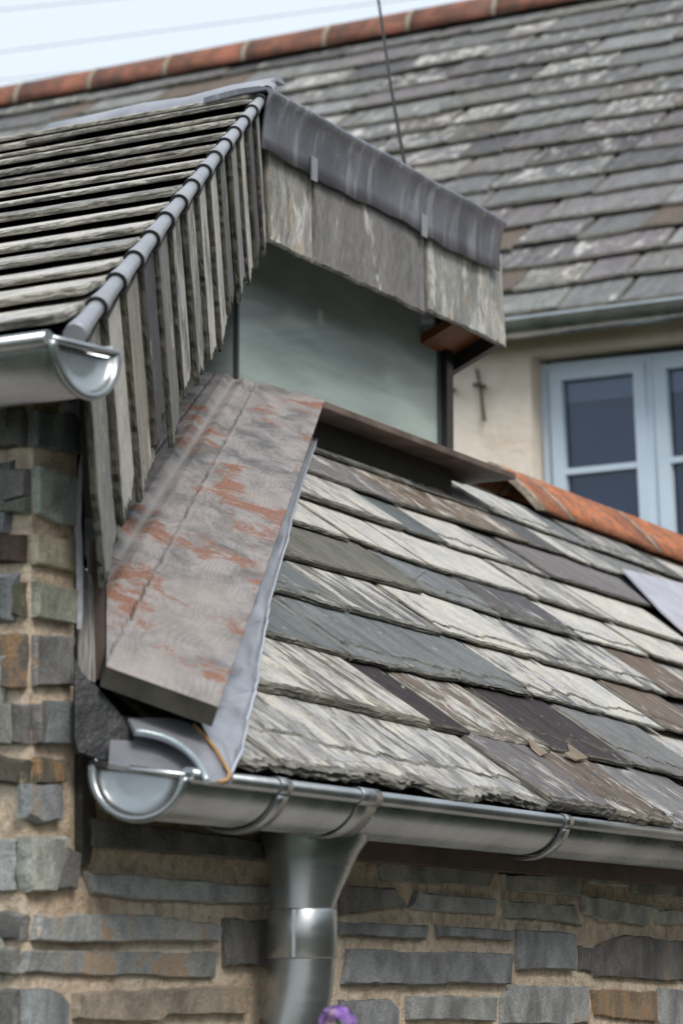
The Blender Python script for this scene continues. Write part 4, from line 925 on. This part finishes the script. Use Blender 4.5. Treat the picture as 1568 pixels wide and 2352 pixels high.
# ------------------------------------------------------------------ main house behind
house = thing('main_house', 'cream rendered old house behind, with long slate roof and red ridge tiles', 'house')
eM = V((math.sin(R(-60.7)), math.cos(R(-60.7)), 0)); nM = V((eM.y, -eM.x, 0)); nM = nM if nM.y < 0 else -nM
HB = atY(1300, 722, 9.8); WM = HB - nM * .10
zhead = hit(1400, 815, WM, nM).z; xl = (hit(1219, 900, WM, nM) - WM).dot(-eM); 
def mpt(s, z_, o=0): return V((WM.x, WM.y, 0)) - eM * s + Z * z_ + nM * o
hw = MB()
ztopw = HB.z + .02; zsill = hit(1400, 1300, WM, nM).z - .25
def wbx(s0_, s1_, z0, z1, dep=.5, o=0): hw.box(mpt(s0_, z0, o) - nM * dep, -eM * (s1_ - s0_), nM * dep, Z * (z1 - z0))
zh2 = zhead + .03; xr = (hit(1773, 947, WM, nM) - WM).dot(-eM)
wbx(-7, xl, 0, ztopw); wbx(xl, xr, zh2, ztopw); wbx(xl, xr, 0, zsill); wbx(xr, 6, 0, ztopw)
hwo = hw.build('wall', M['render'], house)
# rounded reveal
rv = MB(); arcs = [(.06 - .06 * math.cos(a), -.06 + .06 * math.sin(a)) for a in [R(90 * i / 8) for i in range(9)]]
# window frame in a plane set back from the wall
WI = WM - nM * .085
wd = bpy.data.objects.new('window', None); col.objects.link(wd); wd.parent = house
def wq(name, pts, mt, dep=.045, off=0, m_=None):
    m2 = MB(); P = [hit(x, y, WI + nM * off, nM) for x, y in pts]
    a = [m2.vert(p) for p in P]; b = [m2.vert(p - nM * dep) for p in P]; m2.face(a); m2.face(b[::-1])
    for i in range(len(P)): j = (i + 1) % len(P); m2.face((a[j], a[i], b[i], b[j]))
    return m2.build(name, mt, wd)
def J(x, y): return (784.5 + x * .5003, 597.1 + y * .5003)
def bar(name, a, b, wa, off, dep=.045, horiz=False, mt=None):
    (x0, y0), (x1, y1) = a, b
    pts = [(x0, y0), (x0, y0 + wa), (x1, y1 + wa), (x1, y1)] if horiz else [(x0, y0), (x1, y1), (x1 + wa, y1), (x0 + wa, y0)]
    return wq(name, [J(*p) for p in pts], mt or M['blue_paint'], dep, off)
bar('outer_frame', (908, 478), (950, 1450), 34, 0); bar('outer_frame', (908, 482), (2000, 372), 34, .001, horiz=True)
bar('casement_stile', (948, 512), (990, 1450), 56, .016, .04); bar('casement_stile', (1332, 470), (1380, 1450), 52, .016, .04); bar('casement_rail', (948, 512), (1384, 466), 46, .017, .04, True)
bar('glazing_bar', (1010, 960), (1360, 925), 28, .012, .03, True)
bar('mullion', (1386, 440), (1436, 1450), 36, .006)
bar('casement_stile', (1424, 456), (1474, 1450), 60, .016, .04); bar('casement_rail', (1424, 458), (1990, 400), 46, .017, .04, True); bar('glazing_bar', (1500, 905), (1990, 858), 28, .012, .03, True)
bar('casement_stile', (1900, 402), (1950, 1450), 60, .016, .04); bar('outer_frame', (1952, 370), (2002, 1450), 40, .002)
wq('glass_pane', [J(995, 540), J(1035, 1450), J(1385, 1450), J(1340, 500)], M['glass_house'], .004, -.012); wq('glass_pane', [J(1475, 490), J(1525, 1450), J(1950, 1450), J(1935, 440)], M['glass_house'], .004, -.012)
wq('roller_blind', [J(960, 470), J(965, 665), J(1960, 560), J(1960, 380)], M['blind_blue'], .004, -.022)  # plain grey-blue strip across the top of the panes
wq('dark_room', [J(820, 350), J(820, 1600), J(2100, 1600), J(2100, 300)], M['room'], .01, -.05)
# main roof
MR = R(39); mup = (-nM * math.cos(MR) + Z * math.sin(MR)); mrn = (Z * math.cos(MR) + nM * math.sin(MR))
HO = HB + Z * .02 + nM * .02
def mr(s, q_, h=0): return HO - eM * s + mup * q_ + mrn * h       # s to the right, q up the slope
q_r = None
P = hit(650, 126, HO, mrn); q_r = (P - HO).dot(mup); P2 = hit(100, 240, HO, mrn); print('main ridge q', q_r, (P2 - HO).dot(mup), 'z', P.z)
md_ = MB(); md_.box(mr(-7, -.05, -.05), -eM * 13, mup * (q_r + .1), mrn * .045); mroof = md_.build('main_roof', M['deck'], house)
ms = MB(); q_ = -.06; row = 0; nr_ = 17; gg = (q_r + .02) / nr_
while q_ < q_r - .08:
    s = -6.5 + rng.uniform(0, .3)
    while s < 5:
        W = rng.uniform(.18, .55); tn = rng.choice(['g', 'dg', 'pg', 'lg', 'g', 'g', 'g', 'pg', 'br'])
        ax = -eM; ay = (mup - mrn * .11).normalized(); az = ax.cross(ay); az = az if az.dot(mrn) > 0 else -az
        O = mr(s + .004, q_ + rng.uniform(-.014, .014), .02 + rng.uniform(-.003, .005)); sk = rng.uniform(-.03, .03)
        plate(ms, O, ax, ay, az.normalized(), [(0, rng.uniform(-.012, .012)), (W - .006, rng.uniform(-.018, .018)), (W - .006 + sk, gg * 1.7), (sk, gg * 1.7)], .016, [1.6, .5, 0, .5], tuple(x * .9 for x in TT(tn)), (rng.choice([.2, .3, .4, .5, .35, .58]), rng.uniform(.2, .8), rng.random() ** 2), seg=.05, steps=2, ins=.003)
        s += W
    q_ += gg
ms.build('slate_covering', SLM, mroof)
PRm = mr(0, q_r, 0) - Z * .05
Ls = .455; s = -6.6
P100 = (hit(235, 215, PRm, nM) - PRm).dot(-eM); s = P100 - 14 * Ls
while s < 5:
    m_ = MB(); side = nM; n = 11
    out = [(.135 * math.sin(a), .150 * math.cos(a) - .0) for a in [R(-86 + 172 * i / (n - 1)) for i in range(n)]]; inn = [(x * .88, y * .88) for x, y in out[::-1]]
    sweep(m_, out + inn, PRm - eM * (s + .018), nM, Z, -eM, [0, Ls * .5, Ls - .036]); m_.build('ridge_tile', M['tile_old'], mroof)
    m_ = MB(); sweep(m_, [(x * 1.02, y * 1.02) for x, y in out + inn], PRm - eM * (s - .018), nM, Z, -eM, [.006, .028]); m_.build('mortar_joint', M['cloud_mortar'], mroof)
    s += Ls
hg = MB()
gb = hit(1360, 712, HB + nM * .10, nM); gb0 = V((gb.x, gb.y, gb.z))
n = 14; out = [(.055 * math.cos(a), .055 * math.sin(a)) for a in [R(-180 * i / n) for i in range(n + 1)]]; inn = [(x * .95, y * .95) for x, y in out[::-1]]
gt_ = thing('gutter', 'blurred metal gutter along the main house eaves above the blue window', 'gutter', 'galvanised half-round gutters')
m_ = MB(); sweep(m_, out + inn, gb0 - nM * .055 + eM * 6, nM, Z, -eM, [0, 5, 10]); m_.build('trough', M['steel'], gt_)
m_ = MB(); tube(m_, [gb0 + eM * 6, gb0, gb0 - eM * 4], .012, 12); m_.build('rolled_bead', M['steel'], gt_)
# wall irons
ir = thing('wall_hook', 'rusty iron cross-shaped hook on the cream wall left of the blue window', 'hook')
m_ = MB(); W0 = WM + nM * .02; tube(m_, [hit(x, y, W0, nM) for x, y in (J(620, 500), J(635, 575), J(655, 740))], .006, 8); m_.build('hook_rod', M['iron'], ir)
m_ = MB(); tube(m_, [hit(x, y, W0 + nM * .008, nM) for x, y in (J(605, 572), J(660, 582))], .008, 8); m_.build('hook_crossbar', M['iron'], ir)
m_ = MB(); tube(m_, [hit(x, y, W0 + nM * .004, nM) for x, y in (J(490, 570), J(505, 600), J(520, 596))], .008, 8); tag(m_.build('wall_nail', M['iron']), 'small dark bent iron nail on the cream wall just right of the black post', 'nail')

# ------------------------------------------------------------------ cable, wires, flower
m_ = MB(); c0 = atY(937, 420, 6.4); c1 = atY(869, 0, 6.9); c2 = c1 + (c1 - c0) * 4
tube(m_, [c0, c0.lerp(c1, .5) - V((.004, 0, 0)), c1, c2], .0042, 8, rads=[.0046, .0042, .0036, .0036]); tag(m_.build('cable', M['cable']), 'thin black cable rising steeply from behind the lead cap into the sky', 'cable')
for nme, (xa, ya), (xb, yb), r_ in (('highest', (-400, 62), (700, -48), .006), ('middle', (-400, 171), (1200, -38), .006), ('lowest', (-400, 222), (900, 95), .005)):
    m_ = MB(); a = atY(xa, ya, 42); b = atY(xb, yb, 38); d_ = b - a
    tube(m_, [a - d_ * 3, a - d_, a, b, b + d_ * 3], r_, 6); tag(m_.build('overhead_wire', M['far_wire']), '%s of the faint overhead wires crossing the pale sky' % nme, 'wire', 'faint wires in the sky')
fl_ = thing('purple_flower', 'purple verbena flower head poking up in front of the downpipe bend', 'flower')
fc_ = atY(775, 2350, 2.75); hd = MB()
for i in range(46):
    th_, ph = rng.uniform(0, 6.283), rng.uniform(-.1, 1.5); c = fc_ + V((.0155 * math.cos(th_) * math.cos(ph), .0155 * math.sin(th_) * math.cos(ph), .014 * math.sin(ph)))
    n_ = (c - fc_).normalized() + V((rng.uniform(-.3, .3), rng.uniform(-.3, .3), 0)); n_.normalize(); a = n_.cross(Z).normalized(); b = n_.cross(a)
    for k in range(5):
        a0 = k * 1.2566 + rng.random() * .2; ids = [hd.vert(c)] + [hd.vert(c + (a * math.cos(a0 + da) + b * math.sin(a0 + da)) * rr + n_ * zz) for da, rr, zz in ((-.4, .003, .001), (-.3, .0050, .0014), (.3, .0050, .0014), (.4, .003, .001))]
        hd.face(ids)
hd.build('flower_head', M['petal'], fl_)
s_ = MB(); tube(s_, [fc_ + Z * .004, fc_ - Z * .3 + V((.01, 0, 0)), V((fc_.x + .03, fc_.y, .0))], .0018, 8); s_.build('stem', M['leaf'], fl_)
for i in range(8):
    lf = MB(); z_ = .15 + i * .17; a = i * 2.4; d_ = V((math.cos(a), math.sin(a), .35)).normalized(); o = V((fc_.x + .025, fc_.y, z_)); sd_ = d_.cross(Z).normalized()
    ids = [lf.vert(p) for p in (o, o + d_ * .05 + sd_ * .012, o + d_ * .12, o + d_ * .05 - sd_ * .012)]; lf.face(ids); lf.build('leaf', M['leaf'], fl_)
